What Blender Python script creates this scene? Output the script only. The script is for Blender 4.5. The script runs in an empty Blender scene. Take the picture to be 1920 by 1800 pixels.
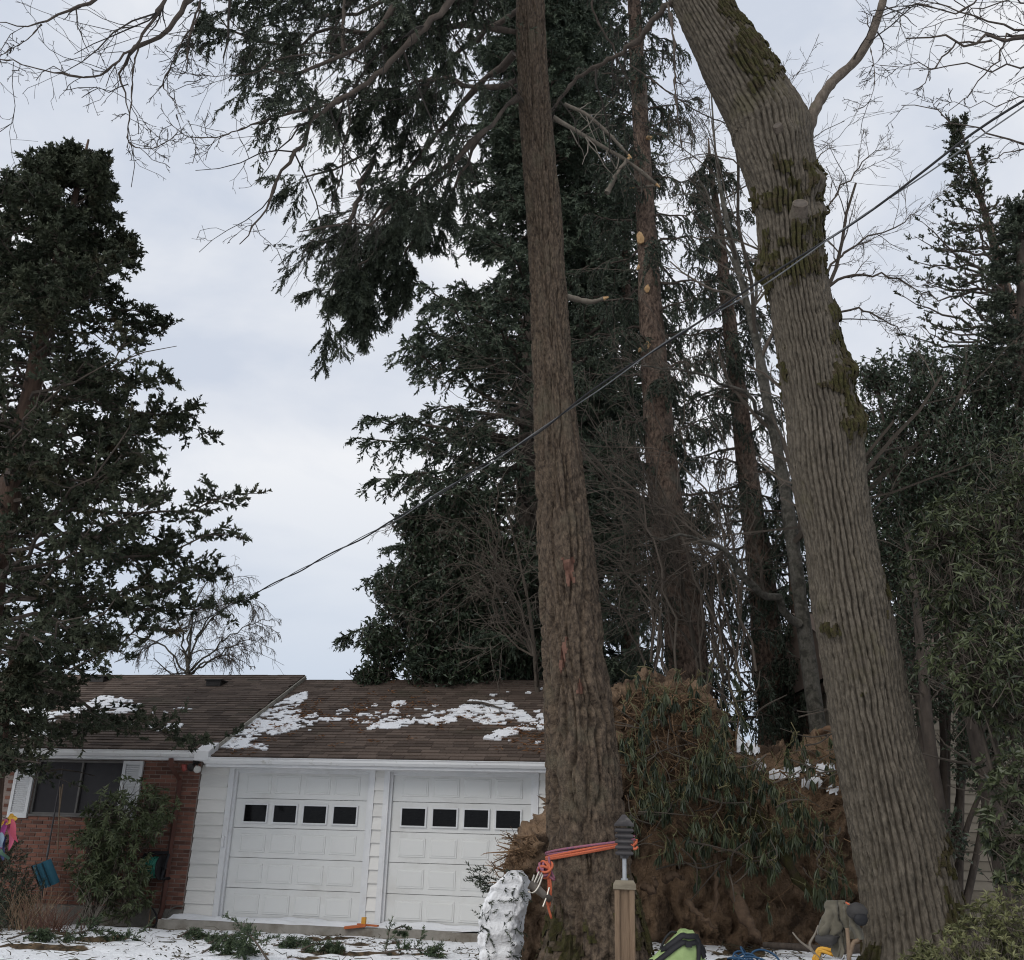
import bpy, math, random
import numpy as np
from mathutils import Matrix, Vector

S = bpy.context.scene
PI = math.pi
# ------------------------------------------------------------------ camera
CF, CP, CR = 1900.0, 0.353, 0.031            # focal length (px of a 1920 px wide frame), pitch, roll
CC = np.array([0.0, 0.0, 1.16])
FW = np.array([0, math.cos(CP), math.sin(CP)]); _r = np.array([1.0, 0, 0]); _u = np.array([0, -math.sin(CP), math.cos(CP)])
RT = _r*math.cos(CR)+_u*math.sin(CR); UP = -_r*math.sin(CR)+_u*math.cos(CR)
cd = bpy.data.cameras.new('camera'); cam = bpy.data.objects.new('camera', cd); S.collection.objects.link(cam)
cd.sensor_fit = 'HORIZONTAL'; cd.sensor_width = 36; cd.lens = 36*CF/1920; cd.clip_start = 0.05; cd.clip_end = 3000
cam.matrix_world = Matrix(((RT[0], UP[0], -FW[0], CC[0]), (RT[1], UP[1], -FW[1], CC[1]), (RT[2], UP[2], -FW[2], CC[2]), (0, 0, 0, 1)))
S.camera = cam
# ------------------------------------------------------------------ sky, sun, exposure
SUN_EL, SUN_AZ = math.radians(38), math.radians(215)
w = bpy.data.worlds.new('World'); S.world = w; w.use_nodes = True
N = w.node_tree.nodes; L = w.node_tree.links; N.clear()
out = N.new('ShaderNodeOutputWorld'); bg = N.new('ShaderNodeBackground'); bg.inputs[1].default_value = 0.1
sky = N.new('ShaderNodeTexSky'); sky.sky_type = 'NISHITA'; sky.sun_disc = False; sky.sun_elevation = SUN_EL; sky.sun_rotation = SUN_AZ
tc = N.new('ShaderNodeTexCoord'); mp = N.new('ShaderNodeMapping'); mp.inputs['Scale'].default_value = (1.0, 1.0, 2.2)
mp.inputs['Location'].default_value = (3.1, 0.4, 1.7)
n1 = N.new('ShaderNodeTexNoise'); n1.inputs['Scale'].default_value = 2.4; n1.inputs['Detail'].default_value = 6; n1.inputs['Roughness'].default_value = 0.52
n1.inputs['Distortion'].default_value = 0.4
cr = N.new('ShaderNodeValToRGB'); cr.color_ramp.elements[0].position = 0.38; cr.color_ramp.elements[1].position = 0.60
cr.color_ramp.elements[0].color = (0.60, 0.65, 0.745, 1); cr.color_ramp.elements[1].color = (0.85, 0.86, 0.885, 1)
sc = N.new('ShaderNodeMix'); sc.data_type = 'RGBA'; sc.blend_type = 'MULTIPLY'; sc.inputs['Factor'].default_value = 1; sc.inputs['B'].default_value = (11.0, 11.0, 11.0, 1)
mx = N.new('ShaderNodeMix'); mx.data_type = 'RGBA'; mx.inputs['Factor'].default_value = 0.93
# a bluish, darker cloud bank low over the horizon, all the way round
sp = N.new('ShaderNodeSeparateXYZ'); mr = N.new('ShaderNodeMapRange'); mr.inputs[1].default_value = 0.12; mr.inputs[2].default_value = 0.36
low = N.new('ShaderNodeMix'); low.data_type = 'RGBA'; low.inputs['A'].default_value = (0.54, 0.61, 0.72, 1)
L.new(tc.outputs['Generated'], mp.inputs[0]); L.new(mp.outputs[0], n1.inputs[0]); L.new(n1.outputs[0], cr.inputs[0])
L.new(tc.outputs['Generated'], sp.inputs[0]); L.new(sp.outputs['Z'], mr.inputs[0]); L.new(mr.outputs[0], low.inputs['Factor'])
L.new(cr.outputs[0], low.inputs['B']); L.new(low.outputs['Result'], sc.inputs['A'])
L.new(sky.outputs[0], mx.inputs['A']); L.new(sc.outputs['Result'], mx.inputs['B'])
L.new(mx.outputs['Result'], bg.inputs[0]); L.new(bg.outputs[0], out.inputs[0])
sd = bpy.data.lights.new('sun', 'SUN'); sd.energy = 1.35; sd.angle = math.radians(40); sd.color = (1, 0.96, 0.9)
so = bpy.data.objects.new('sun', sd); S.collection.objects.link(so)
so.rotation_euler = (PI/2-SUN_EL, 0, PI-SUN_AZ+0.0); so.location = (0, 0, 40)
S.view_settings.view_transform = 'Standard'; S.view_settings.look = 'None'; S.view_settings.exposure = 0.0; S.view_settings.gamma = 1.0
S.view_settings.use_curve_mapping = False
S.cycles.filter_width = 1.1; S.cycles.max_bounces = 6; S.cycles.diffuse_bounces = 3; S.cycles.glossy_bounces = 2

# ------------------------------------------------------------------ helpers: points
def ray(x, y): return FW+RT*(x-960)/CF-UP*(y-900)/CF
def at(x, y, Y):
    d = ray(x, y); return CC+d*(Y/d[1])
def atz(x, y, z):
    d = ray(x, y); return CC+d*((z-CC[2])/d[2])
def pts(lst, Y=None):
    return np.array([at(p[0], p[1], p[2] if len(p) > 2 else Y) for p in lst])
def pxs(P):
    v = np.asarray(P)-CC; d = np.maximum(v@FW, 1e-3)
    return 960+CF*(v@RT)/d, 900-CF*(v@UP)/d
def nrm(v): return v/np.maximum(np.linalg.norm(v, axis=-1, keepdims=True), 1e-9)
def resample(P, n, extra=None):
    """smooth curve through the points P with n samples (Catmull-Rom)"""
    P = np.asarray(P, float); m = len(P)
    if m == 2:
        t = np.linspace(0, 1, n)[:, None]; Q = P[0]*(1-t)+P[1]*t
    else:
        E = np.vstack([2*P[0]-P[1], P, 2*P[-1]-P[-2]])
        s = np.r_[0, np.cumsum(np.linalg.norm(np.diff(P, axis=0), axis=1))]; s /= s[-1]
        u = np.interp(np.linspace(0, 1, n), s, np.arange(m)); i = np.minimum(u.astype(int), m-2); f = (u-i)[:, None]
        a, b, c, d = E[i], E[i+1], E[i+2], E[i+3]
        Q = .5*((2*b)+(c-a)*f+(2*a-5*b+4*c-d)*f**2+(-a+3*b-3*c+d)*f**3)
    if extra is None: return Q
    s = np.r_[0, np.cumsum(np.linalg.norm(np.diff(P, axis=0), axis=1))]; s /= s[-1]
    return Q, np.interp(np.linspace(0, 1, n), s, extra)

# ------------------------------------------------------------------ helpers: noise
def _h(ix, iy, iz, seed):
    n = (ix.astype(np.int64)*374761393+iy.astype(np.int64)*668265263+iz.astype(np.int64)*2147483647+seed*1274126177) & 0xffffffff
    n = ((n ^ (n >> 13))*1274126177) & 0xffffffff
    n = ((n ^ (n >> 16))*2246822519) & 0xffffffff
    return ((n ^ (n >> 15)) & 0xffffff)/float(0xffffff)
def vn(P, seed=0):
    P = np.asarray(P, float); i = np.floor(P).astype(np.int64); f = P-i; f = f*f*(3-2*f); r = 0
    for dx in (0, 1):
        wx = f[..., 0] if dx else 1-f[..., 0]
        for dy in (0, 1):
            wy = f[..., 1] if dy else 1-f[..., 1]
            for dz in (0, 1):
                wz = f[..., 2] if dz else 1-f[..., 2]
                r = r+wx*wy*wz*_h(i[..., 0]+dx, i[..., 1]+dy, i[..., 2]+dz, seed)
    return r
def fbm(P, o=4, seed=0, g=.5):
    P = np.asarray(P, float); a, r, t = 1., 0., 0.
    for k in range(o):
        r = r+a*vn(P*2**k, seed+k*17); t += a; a *= g
    return r/t
def sstep(a, b, x):
    t = np.clip((x-a)/(b-a), 0, 1); return t*t*(3-2*t)

# ------------------------------------------------------------------ helpers: objects
def wloc(o):
    v = np.zeros(3)
    while o is not None: v = v+np.array(o.location); o = o.parent
    return v
def tag(o, label=None, cat=None, group=None, kind=None):
    if label: o['label'] = label
    if cat: o['category'] = cat
    if group: o['group'] = group
    if kind: o['kind'] = kind
    return o
def thing(name, label, cat, loc=(0, 0, 0), group=None, rz=0):
    o = bpy.data.objects.new(name, None); S.collection.objects.link(o); o.empty_display_size = .2
    o.location = [float(c) for c in loc]; o.rotation_euler = (0, 0, rz)
    return tag(o, label, cat, group)
def mesh(name, V, faces, mat=None, attr=None, smooth=False, uvw=None):
    V = np.asarray(V, np.float32).reshape(-1, 3); me = bpy.data.meshes.new(name)
    faces = [np.asarray(f, np.int32) for f in faces if len(f)]
    me.vertices.add(len(V)); me.vertices.foreach_set('co', V.ravel())
    lv = np.concatenate([f.ravel() for f in faces]); tot = np.concatenate([np.full(len(f), f.shape[1], np.int32) for f in faces])
    st = np.r_[0, np.cumsum(tot)[:-1]].astype(np.int32)
    me.loops.add(len(lv)); me.loops.foreach_set('vertex_index', lv.astype(np.int32))
    me.polygons.add(len(tot)); me.polygons.foreach_set('loop_start', st)
    me.polygons.foreach_set('use_smooth', np.full(len(tot), bool(smooth)))
    if attr is not None:
        a = me.attributes.new('v', 'FLOAT', 'POINT'); a.data.foreach_set('value', np.asarray(attr, np.float32).ravel())
    if uvw is not None:
        a = me.attributes.new('bark', 'FLOAT_VECTOR', 'POINT'); a.data.foreach_set('vector', np.asarray(uvw, np.float32).ravel())
    me.update(calc_edges=True)
    if mat: me.materials.append(mat)
    return me
def obj(name, me, parent=None):
    o = bpy.data.objects.new(name, me); S.collection.objects.link(o)
    if parent is not None: o.parent = parent
    return o
def build(name, mb, mat, parent=None, local=False, smooth=False, kind=None, label=None, uvw=None):
    V, F, A = mb.get()
    if parent is not None and not local: V = V-wloc(parent)
    o = obj(name, mesh(name, V, F, mat, A, smooth, uvw), parent)
    return tag(o, label, kind=kind)
BOXV = np.array([(x, y, z) for x in (0, 1) for y in (0, 1) for z in (0, 1)], float)
BOXF = np.array([(0, 1, 3, 2), (4, 6, 7, 5), (0, 4, 5, 1), (2, 3, 7, 6), (0, 2, 6, 4), (1, 5, 7, 3)])
class MB:
    def __init__(s): s.V = []; s.T = []; s.Q = []; s.A = []; s.n = 0
    def add(s, V, F, a=0.):
        V = np.asarray(V, float).reshape(-1, 3); F = np.asarray(F, np.int64)
        if len(V) == 0 or len(F) == 0: return s
        s.V.append(V); (s.T if F.shape[1] == 3 else s.Q).append(F+s.n)
        s.A.append(np.broadcast_to(np.asarray(a, float).ravel() if np.ndim(a) else a, (len(V),))); s.n += len(V); return s
    def get(s):
        F = []
        if s.T: F.append(np.vstack(s.T))
        if s.Q: F.append(np.vstack(s.Q))
        return np.vstack(s.V), F, np.concatenate(s.A)
    def box(s, lo, hi, a=0., M=None):
        lo = np.asarray(lo, float); hi = np.asarray(hi, float); V = lo+BOXV*(hi-lo)
        if M is not None: V = V@np.asarray(M)[:3, :3].T+np.asarray(M)[:3, 3]
        return s.add(V, BOXF, a)
    def bev(s, lo, hi, b, ax=1, a=0.):
        """box whose face at the low end of axis ax is bevelled in by b"""
        lo = np.asarray(lo, float); hi = np.asarray(hi, float); V = lo+BOXV*(hi-lo)
        for k in range(3):
            if k != ax:
                m = (BOXV[:, ax] == 0); V[m, k] += np.where(BOXV[m, k] == 0, b, -b)
        return s.add(V, BOXF, a)
    def tubes(s, P, R, k=5, a=None, cap=True):
        P = np.asarray(P, float); R = np.asarray(R, float)
        if P.ndim == 2: P = P[None]; R = R[None]
        n, m = P.shape[:2]
        if n == 0: return s
        T = nrm(np.gradient(P, axis=1)); ref = np.where(np.abs(T[:, :1, 2:3]) > .8, np.array([1., .13, 0]), np.array([.1, .17, 1.]))
        X = nrm(np.cross(T, np.broadcast_to(ref, T.shape))); Yv = np.cross(T, X)
        th = np.arange(k)*2*PI/k
        V = P[:, :, None]+R[:, :, None, None]*(X[:, :, None]*np.cos(th)[:, None]+Yv[:, :, None]*np.sin(th)[:, None])
        i = np.arange(n)[:, None, None]*m*k+np.arange(m-1)[None, :, None]*k; j = np.arange(k)[None, None]; j2 = (j+1) % k
        F = np.stack([i+j, i+j2, i+k+j2, i+k+j], -1).reshape(-1, 4)
        at_ = 0. if a is None else np.repeat(np.asarray(a, float), m*k)
        base = s.n; s.add(V, F, at_)
        if cap and k >= 3:
            e = np.arange(n)*m*k
            for off in (0, (m-1)*k):
                fan = np.stack([np.stack([e+off, e+off+q, e+off+q+1], -1) for q in range(1, k-1)], 1).reshape(-1, 3)
                s.T.append(fan+base)
        return s
    def lathe(s, prof, c, k=20, a=0., sx=1., sy=1.):
        prof = np.asarray(prof, float); th = np.arange(k)*2*PI/k; m = len(prof)
        V = np.stack([c[0]+sx*prof[:, :1]*np.cos(th), c[1]+sy*prof[:, :1]*np.sin(th), c[2]+np.repeat(prof[:, 1:], k, 1)], -1)
        i = np.arange(m-1)[:, None]*k; j = np.arange(k)[None]; j2 = (j+1) % k
        return s.add(V, np.stack([i+j, i+j2, i+k+j2, i+k+j], -1).reshape(-1, 4), a)

# ------------------------------------------------------------------ helpers: materials
def mat(name, c1, c2=None, scale=8., stretch=(1, 1, 1), rough=.8, bump=0., bscale=None, bdist=.02, attr=False, c3=None, s3=1.5, t3=(.5, .62), spec=.3, detail=5, metal=0., coord='Object', sheen=0., ramp=(.28, .72)):
    m = bpy.data.materials.new(name); m.use_nodes = True; nt = m.node_tree; n = nt.nodes; l = nt.links
    b = n['Principled BSDF']; b.inputs['Roughness'].default_value = rough; b.inputs['Specular IOR Level'].default_value = spec; b.inputs['Metallic'].default_value = metal
    if sheen: b.inputs['Sheen Weight'].default_value = sheen
    c2 = c2 or c1
    tc = n.new('ShaderNodeTexCoord'); mp = n.new('ShaderNodeMapping'); mp.inputs['Scale'].default_value = stretch; src = tc.outputs[coord] if coord != 'bark' else None
    if coord == 'bark':
        ab = n.new('ShaderNodeAttribute'); ab.attribute_name = 'bark'; src = ab.outputs['Vector']
    l.new(src, mp.inputs[0])
    no = n.new('ShaderNodeTexNoise'); no.inputs['Scale'].default_value = scale; no.inputs['Detail'].default_value = detail; no.inputs['Roughness'].default_value = .62; l.new(mp.outputs[0], no.inputs[0])
    fac = no.outputs[0]
    if attr:
        at_ = n.new('ShaderNodeAttribute'); at_.attribute_name = 'v'; oi = n.new('ShaderNodeObjectInfo')
        a1 = n.new('ShaderNodeMath'); a1.operation = 'ADD'; l.new(at_.outputs['Fac'], a1.inputs[0]); l.new(oi.outputs['Random'], a1.inputs[1])
        fr = n.new('ShaderNodeMath'); fr.operation = 'FRACT'; l.new(a1.outputs[0], fr.inputs[0])
        a2 = n.new('ShaderNodeMath'); a2.operation = 'MULTIPLY_ADD'; a2.inputs[1].default_value = .55; l.new(no.outputs[0], a2.inputs[0])
        a3 = n.new('ShaderNodeMath'); a3.operation = 'MULTIPLY'; a3.inputs[1].default_value = .5; l.new(fr.outputs[0], a3.inputs[0]); l.new(a3.outputs[0], a2.inputs[2])
        fac = a2.outputs[0]
    r = n.new('ShaderNodeValToRGB'); r.color_ramp.elements[0].position = ramp[0]; r.color_ramp.elements[1].position = ramp[1]
    r.color_ramp.elements[0].color = (*c1, 1); r.color_ramp.elements[1].color = (*c2, 1); l.new(fac, r.inputs[0]); col = r.outputs[0]
    if c3:
        n3 = n.new('ShaderNodeTexNoise'); n3.inputs['Scale'].default_value = s3; n3.inputs['Detail'].default_value = 6; n3.inputs['Roughness'].default_value = .65; l.new(src, n3.inputs[0])
        m3 = n.new('ShaderNodeMapRange'); m3.inputs[1].default_value, m3.inputs[2].default_value = t3; l.new(n3.outputs[0], m3.inputs[0])
        x = n.new('ShaderNodeMix'); x.data_type = 'RGBA'; l.new(m3.outputs[0], x.inputs['Factor']); l.new(col, x.inputs['A']); x.inputs['B'].default_value = (*c3, 1); col = x.outputs['Result']
    l.new(col, b.inputs['Base Color'])
    if bump:
        nb = n.new('ShaderNodeTexNoise'); nb.inputs['Scale'].default_value = bscale or scale*3; nb.inputs['Detail'].default_value = 4; nb.inputs['Roughness'].default_value = .6; l.new(mp.outputs[0], nb.inputs[0])
        bp = n.new('ShaderNodeBump'); bp.inputs['Strength'].default_value = bump; bp.inputs['Distance'].default_value = bdist; l.new(nb.outputs[0], bp.inputs['Height']); l.new(bp.outputs[0], b.inputs['Normal'])
    return m
WHITE = mat('white_paint', (.64, .65, .66), (.74, .74, .74), 3, rough=.55, c3=(.55, .54, .52), s3=2.5, t3=(.55, .8))
DOORW = mat('door_paint', (.66, .665, .65), (.73, .73, .71), 1.2, rough=.45, c3=(.57, .56, .53), s3=1.1, t3=(.5, .8))
SIDING = mat('siding_paint', (.66, .65, .62), (.77, .755, .72), 6, (1, 1, 6), rough=.6, attr=True)
GUTTER = mat('gutter_paint', (.66, .66, .66), (.78, .78, .78), 3, (.3, 1, 3), rough=.4, c3=(.38, .36, .30), s3=5, t3=(.58, .75))
MORTAR = mat('mortar', (.22, .17, .145), (.32, .26, .23), 30, rough=.95)
BRICK = mat('brick', (.105, .050, .037), (.235, .108, .076), 9, rough=.9, attr=True, bump=.4, bscale=60, bdist=.004)
SHINGLE = mat('shingle', (.060, .043, .034), (.125, .093, .075), 14, rough=.95, attr=True, bump=.5, bscale=120, bdist=.004, c3=(.06, .055, .035), s3=.9, t3=(.55, .8))
CONC = mat('concrete', (.20, .185, .16), (.30, .28, .25), 6, rough=.95, bump=.3, c3=(.13, .11, .085), s3=2, t3=(.5, .7))
SNOW = mat('snow', (.78, .80, .84), (.86, .87, .89), 4, rough=.55, bump=.5, bscale=26, bdist=.02, spec=.2)
GLASS = mat('dark_glass', (.002, .002, .003), (.011, .011, .011), 5, (1, 1, 2.5), coord='Generated', rough=.05, spec=.14)  # lighter mottling in the base colour is painted in for faint reflections
SCREEN = mat('window_screen', (.018, .016, .018), (.03, .027, .03), 4, rough=.35)
DARK = mat('dark_metal', (.02, .018, .017), (.035, .03, .028), 12, rough=.5)
SOIL = mat('soil', (.135, .088, .056), (.33, .22, .138), 5, rough=.95, bump=1., bscale=26, bdist=.06, c3=(.07, .045, .029), s3=2.6, t3=(.50, .64), detail=9)
ROOT = mat('root', (.07, .045, .03), (.15, .10, .065), 14, rough=.9, bump=.5)
MOSS = mat('moss', (.028, .027, .009), (.078, .070, .021), 26, rough=.95, bump=1., bscale=90, bdist=.03, c3=(.065, .048, .028), s3=9, t3=(.46, .64))
FIRBARK = mat('fir_bark', (.036, .026, .019), (.150, .110, .077), 40, (1, 1, .42), ramp=(.36, .66), rough=.95, bump=1., bscale=70, bdist=.035, c3=(.105, .09, .062), s3=2.6, t3=(.52, .75), detail=9, coord='bark')
MAPLEBARK = mat('maple_bark', (.048, .040, .030), (.140, .119, .092), 50, (1, 1, .30), ramp=(.32, .68), rough=.95, bump=1., bscale=60, bdist=.02, c3=(.09, .08, .045), s3=1.6, t3=(.58, .78), detail=7, coord='bark')
MAPLELIMB = mat('maple_limb_bark', (.065, .052, .040), (.19, .155, .125), 20, (1, 1, .4), rough=.95, bump=.8, bscale=48, bdist=.02, c3=(.12, .12, .08), s3=2.2, t3=(.56, .75))
DARKBARK = mat('dark_bark', (.045, .036, .030), (.10, .08, .065), 12, (1, 1, .4), rough=.95, bump=.8)
SPRUCEBARK = mat('spruce_bark', (.042, .028, .021), (.185, .130, .098), 20, (1, 1, .5), ramp=(.38, .63), rough=.95, bump=1., bscale=34, bdist=.06, c3=(.10, .10, .08), s3=2, t3=(.54, .75), detail=8)
CEDARBARK = mat('cedar_bark', (.045, .029, .022), (.105, .068, .050), 14, (1, 1, .25), rough=.95, bump=.8)
LICHBARK = mat('lichen_bark', (.050, .046, .038), (.135, .125, .105), 22, (1, 1, .6), rough=.95, bump=.5, c3=(.04, .038, .03), s3=7, t3=(.48, .6))
TWIG = mat('twig_bark', (.055, .045, .036), (.11, .09, .072), 10, rough=.95, attr=True)
TWIGD = mat('dark_twig', (.022, .019, .017), (.05, .042, .036), 10, rough=.95, attr=True)
TWIGG = mat('grey_twig', (.12, .105, .088), (.21, .185, .155), 10, rough=.95, attr=True)
FIRLEAF = mat('fir_needles', (.024, .032, .022), (.066, .080, .052), 2.5, rough=.6, attr=True, spec=.25)
CEDLEAF = mat('redwood_needles', (.020, .027, .016), (.066, .076, .046), 2.0, rough=.65, attr=True, spec=.2, c3=(.075, .050, .026), s3=1.3, t3=(.56, .75))
SPRLEAF = mat('spruce_needles', (.019, .026, .018), (.052, .066, .045), 2.0, rough=.65, attr=True, spec=.2)
BACKLEAF = mat('back_needles', (.026, .038, .026), (.076, .096, .064), 1.2, rough=.65, attr=True, spec=.2, c3=(.07, .07, .045), s3=.8, t3=(.58, .76))
HOLLY = mat('holly_leaf', (.022, .036, .022), (.070, .095, .055), 1.5, rough=.35, attr=True, spec=.45)
RHODO = mat('rhododendron_leaf', (.045, .062, .026), (.150, .175, .088), 2.5, rough=.45, attr=True, spec=.4)
RHODRO = mat('drooping_leaf', (.018, .028, .015), (.066, .080, .038), 3, rough=.45, attr=True, spec=.4)
RHODRK = mat('dark_rhododendron_leaf', (.012, .018, .008), (.080, .095, .044), 2.5, rough=.45, attr=True, spec=.4)
YELLEAF = mat('yellowish_leaf', (.07, .075, .030), (.17, .17, .075), 3, rough=.5, attr=True, spec=.3)
DRYG = mat('dry_stems', (.16, .10, .065), (.32, .23, .15), 6, rough=.9, attr=True)
NEEDLEL = mat('needle_litter', (.15, .068, .03), (.30, .15, .07), 8, rough=.95, attr=True)
LITTER = mat('dark_litter', (.030, .034, .020), (.11, .085, .055), 6, rough=.95, attr=True)

# ------------------------------------------------------------------ helpers: plants
def rot_about(v, k, a):
    c, s_ = np.cos(a)[..., None], np.sin(a)[..., None]
    return v*c+np.cross(k, v)*s_+k*(np.sum(k*v, -1, keepdims=True))*(1-c)
def perp(D, rng):
    return nrm(np.cross(D, rng.normal(size=D.shape)))
def grow(P, R, nc, rng, t=(.2, 1.), ln=.4, lj=.4, ang=.8, aj=.3, m=5, bias=(0, 0, 0), wig=.12, rr=.6, tip=.35, taperlen=.6):
    """nc children on each polyline of P (n,m0,3) with radii R; returns polylines and radii"""
    n, m0 = P.shape[:2]; T = rng.uniform(t[0], t[1], (n, nc)); x = T*(m0-1); i = np.minimum(x.astype(int), m0-2); f = (x-i)[..., None]
    I = np.arange(n)[:, None]; A = P[I, i]*(1-f)+P[I, i+1]*f; D = nrm(P[I, i+1]-P[I, i]); r = R[I, i]*(1-f[..., 0])+R[I, i+1]*f[..., 0]
    A = A.reshape(-1, 3); D = D.reshape(-1, 3); r = r.ravel(); T = T.ravel()
    d = rot_about(D, perp(D, rng), np.clip(ang+rng.normal(size=len(D))*aj, .1, 1.6)); d = nrm(d+np.asarray(bias)*.5)
    plen = np.repeat(np.linalg.norm(np.diff(P, axis=1), axis=2).sum(1), nc)
    ll = plen*ln*(1-taperlen*T)*np.exp(rng.normal(size=len(D))*lj)
    Q = [A]; cur = d
    for k in range(m-1):
        cur = nrm(cur+rng.normal(size=cur.shape)*wig+np.asarray(bias)*.16); Q.append(Q[-1]+cur*(ll/(m-1))[:, None])
    Q = np.stack(Q, 1); r0 = np.minimum(r*rr, ll*.035+.0015)
    return Q, r0[:, None]*np.linspace(1, tip, m)[None]
def shoots(mb, P, D, Ln, nn, nl, nw, rng, spread=.8, a=None, flat=None):
    """needle tufts: nn slim triangles along each shoot"""
    n = len(P)
    if n == 0: return
    D = nrm(D); X = perp(D, rng); Y = np.cross(D, X)
    if flat is not None:
        X = nrm(np.cross(D, np.broadcast_to(np.array([0., 0, 1]), D.shape))+1e-6); Y = np.cross(D, X)
    j = np.arange(nn); t = (j+.5)/nn
    ph = (j*2.4)[None]+rng.uniform(0, 6.28, (n, nn)) if flat is None else (j % 2)[None]*PI+rng.normal(size=(n, nn))*flat
    sa = np.clip(spread+rng.normal(size=(n, nn))*.2, .15, 1.5)
    rad = X[:, None]*np.cos(ph)[..., None]+Y[:, None]*np.sin(ph)[..., None]
    d = D[:, None]*np.cos(sa)[..., None]+rad*np.sin(sa)[..., None]
    B = P[:, None]+D[:, None]*(np.asarray(Ln)[:, None]*t[None])[..., None]
    ll = nl*(1-.35*t)[None, :, None]*rng.uniform(.7, 1.25, (n, nn, 1)); wv = nrm(np.cross(d, rng.normal(size=d.shape)))*nw*.5
    V = np.stack([B-wv, B+wv, B+d*ll], 2).reshape(-1, 3)
    F = np.arange(len(V)).reshape(-1, 3)
    a = rng.uniform(0, 1, n) if a is None else a
    mb.add(V, F, np.repeat(a, nn*3))
def leaves(mb, P, D, Ln, Wd, rng, a=None, fold=.25, curl=.15):
    """blade leaves of two folded halves (4 triangles)"""
    n = len(P)
    if n == 0: return
    D = nrm(D); X = nrm(np.cross(D, rng.normal(size=(n, 3))*.5+np.array([0, 0, 1.]))); Z = np.cross(X, D)
    Ln = np.broadcast_to(Ln, (n,))[:, None]; Wd = np.broadcast_to(Wd, (n,))[:, None]
    mid = P+D*Ln*.5-Z*Ln*curl*.3; tip = P+D*Ln-Z*Ln*curl
    l = P+D*Ln*.45+X*Wd*.5+Z*Wd*fold; r = P+D*Ln*.45-X*Wd*.5+Z*Wd*fold
    V = np.stack([P, l, tip, mid, r], 1).reshape(-1, 3); o = np.arange(n)*5
    F = np.concatenate([np.stack([o, o+3, o+1], -1), np.stack([o+3, o+2, o+1], -1), np.stack([o, o+4, o+3], -1), np.stack([o+3, o+4, o+2], -1)])
    a = rng.uniform(0, 1, n) if a is None else a
    mb.add(V, F, np.repeat(a, 5))
def whorls(mb, P, D, nl, ln, wd, rng, droop=.3, curl=.3, a=None, sp0=.75, sp1=1.35):
    n = len(P)
    if n == 0: return
    D = nrm(D); X = perp(D, rng); Y = np.cross(D, X); j = np.arange(nl)
    ph = (j*2*PI/nl)[None]+rng.uniform(0, 6.28, (n, 1))+rng.normal(size=(n, nl))*.25
    sp = rng.uniform(sp0, sp1, (n, nl))[..., None]
    d = D[:, None]*np.cos(sp)+(X[:, None]*np.cos(ph)[..., None]+Y[:, None]*np.sin(ph)[..., None])*np.sin(sp)
    d = d+np.array([0, 0, -1.])*droop*rng.uniform(.6, 1.4, (n, nl, 1))
    a = np.repeat(rng.uniform(0, 1, n) if a is None else a, nl)
    leaves(mb, np.repeat(P, nl, 0), d.reshape(-1, 3), ln*rng.uniform(.7, 1.2, n*nl), wd*rng.uniform(.8, 1.2, n*nl), rng, a=np.clip(a+rng.normal(size=n*nl)*.08, 0, 1), curl=curl)
def along(P, q, rng, t0=0.):
    """q points per polyline with tangents"""
    n, m = P.shape[:2]; T = t0+(1-t0)*(np.arange(q)[None]+rng.uniform(0, 1, (n, q)))/q; x = T*(m-1); i = np.minimum(x.astype(int), m-2); f = (x-i)[..., None]; I = np.arange(n)[:, None]
    return (P[I, i]*(1-f)+P[I, i+1]*f).reshape(-1, 3), nrm(P[I, i+1]-P[I, i]).reshape(-1, 3), T.ravel()
def inview(P, mx_=260, my=320):
    x, y = pxs(P); return (x > -mx_) & (x < 1920+mx_) & (y > -my) & (y < 1900)
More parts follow.
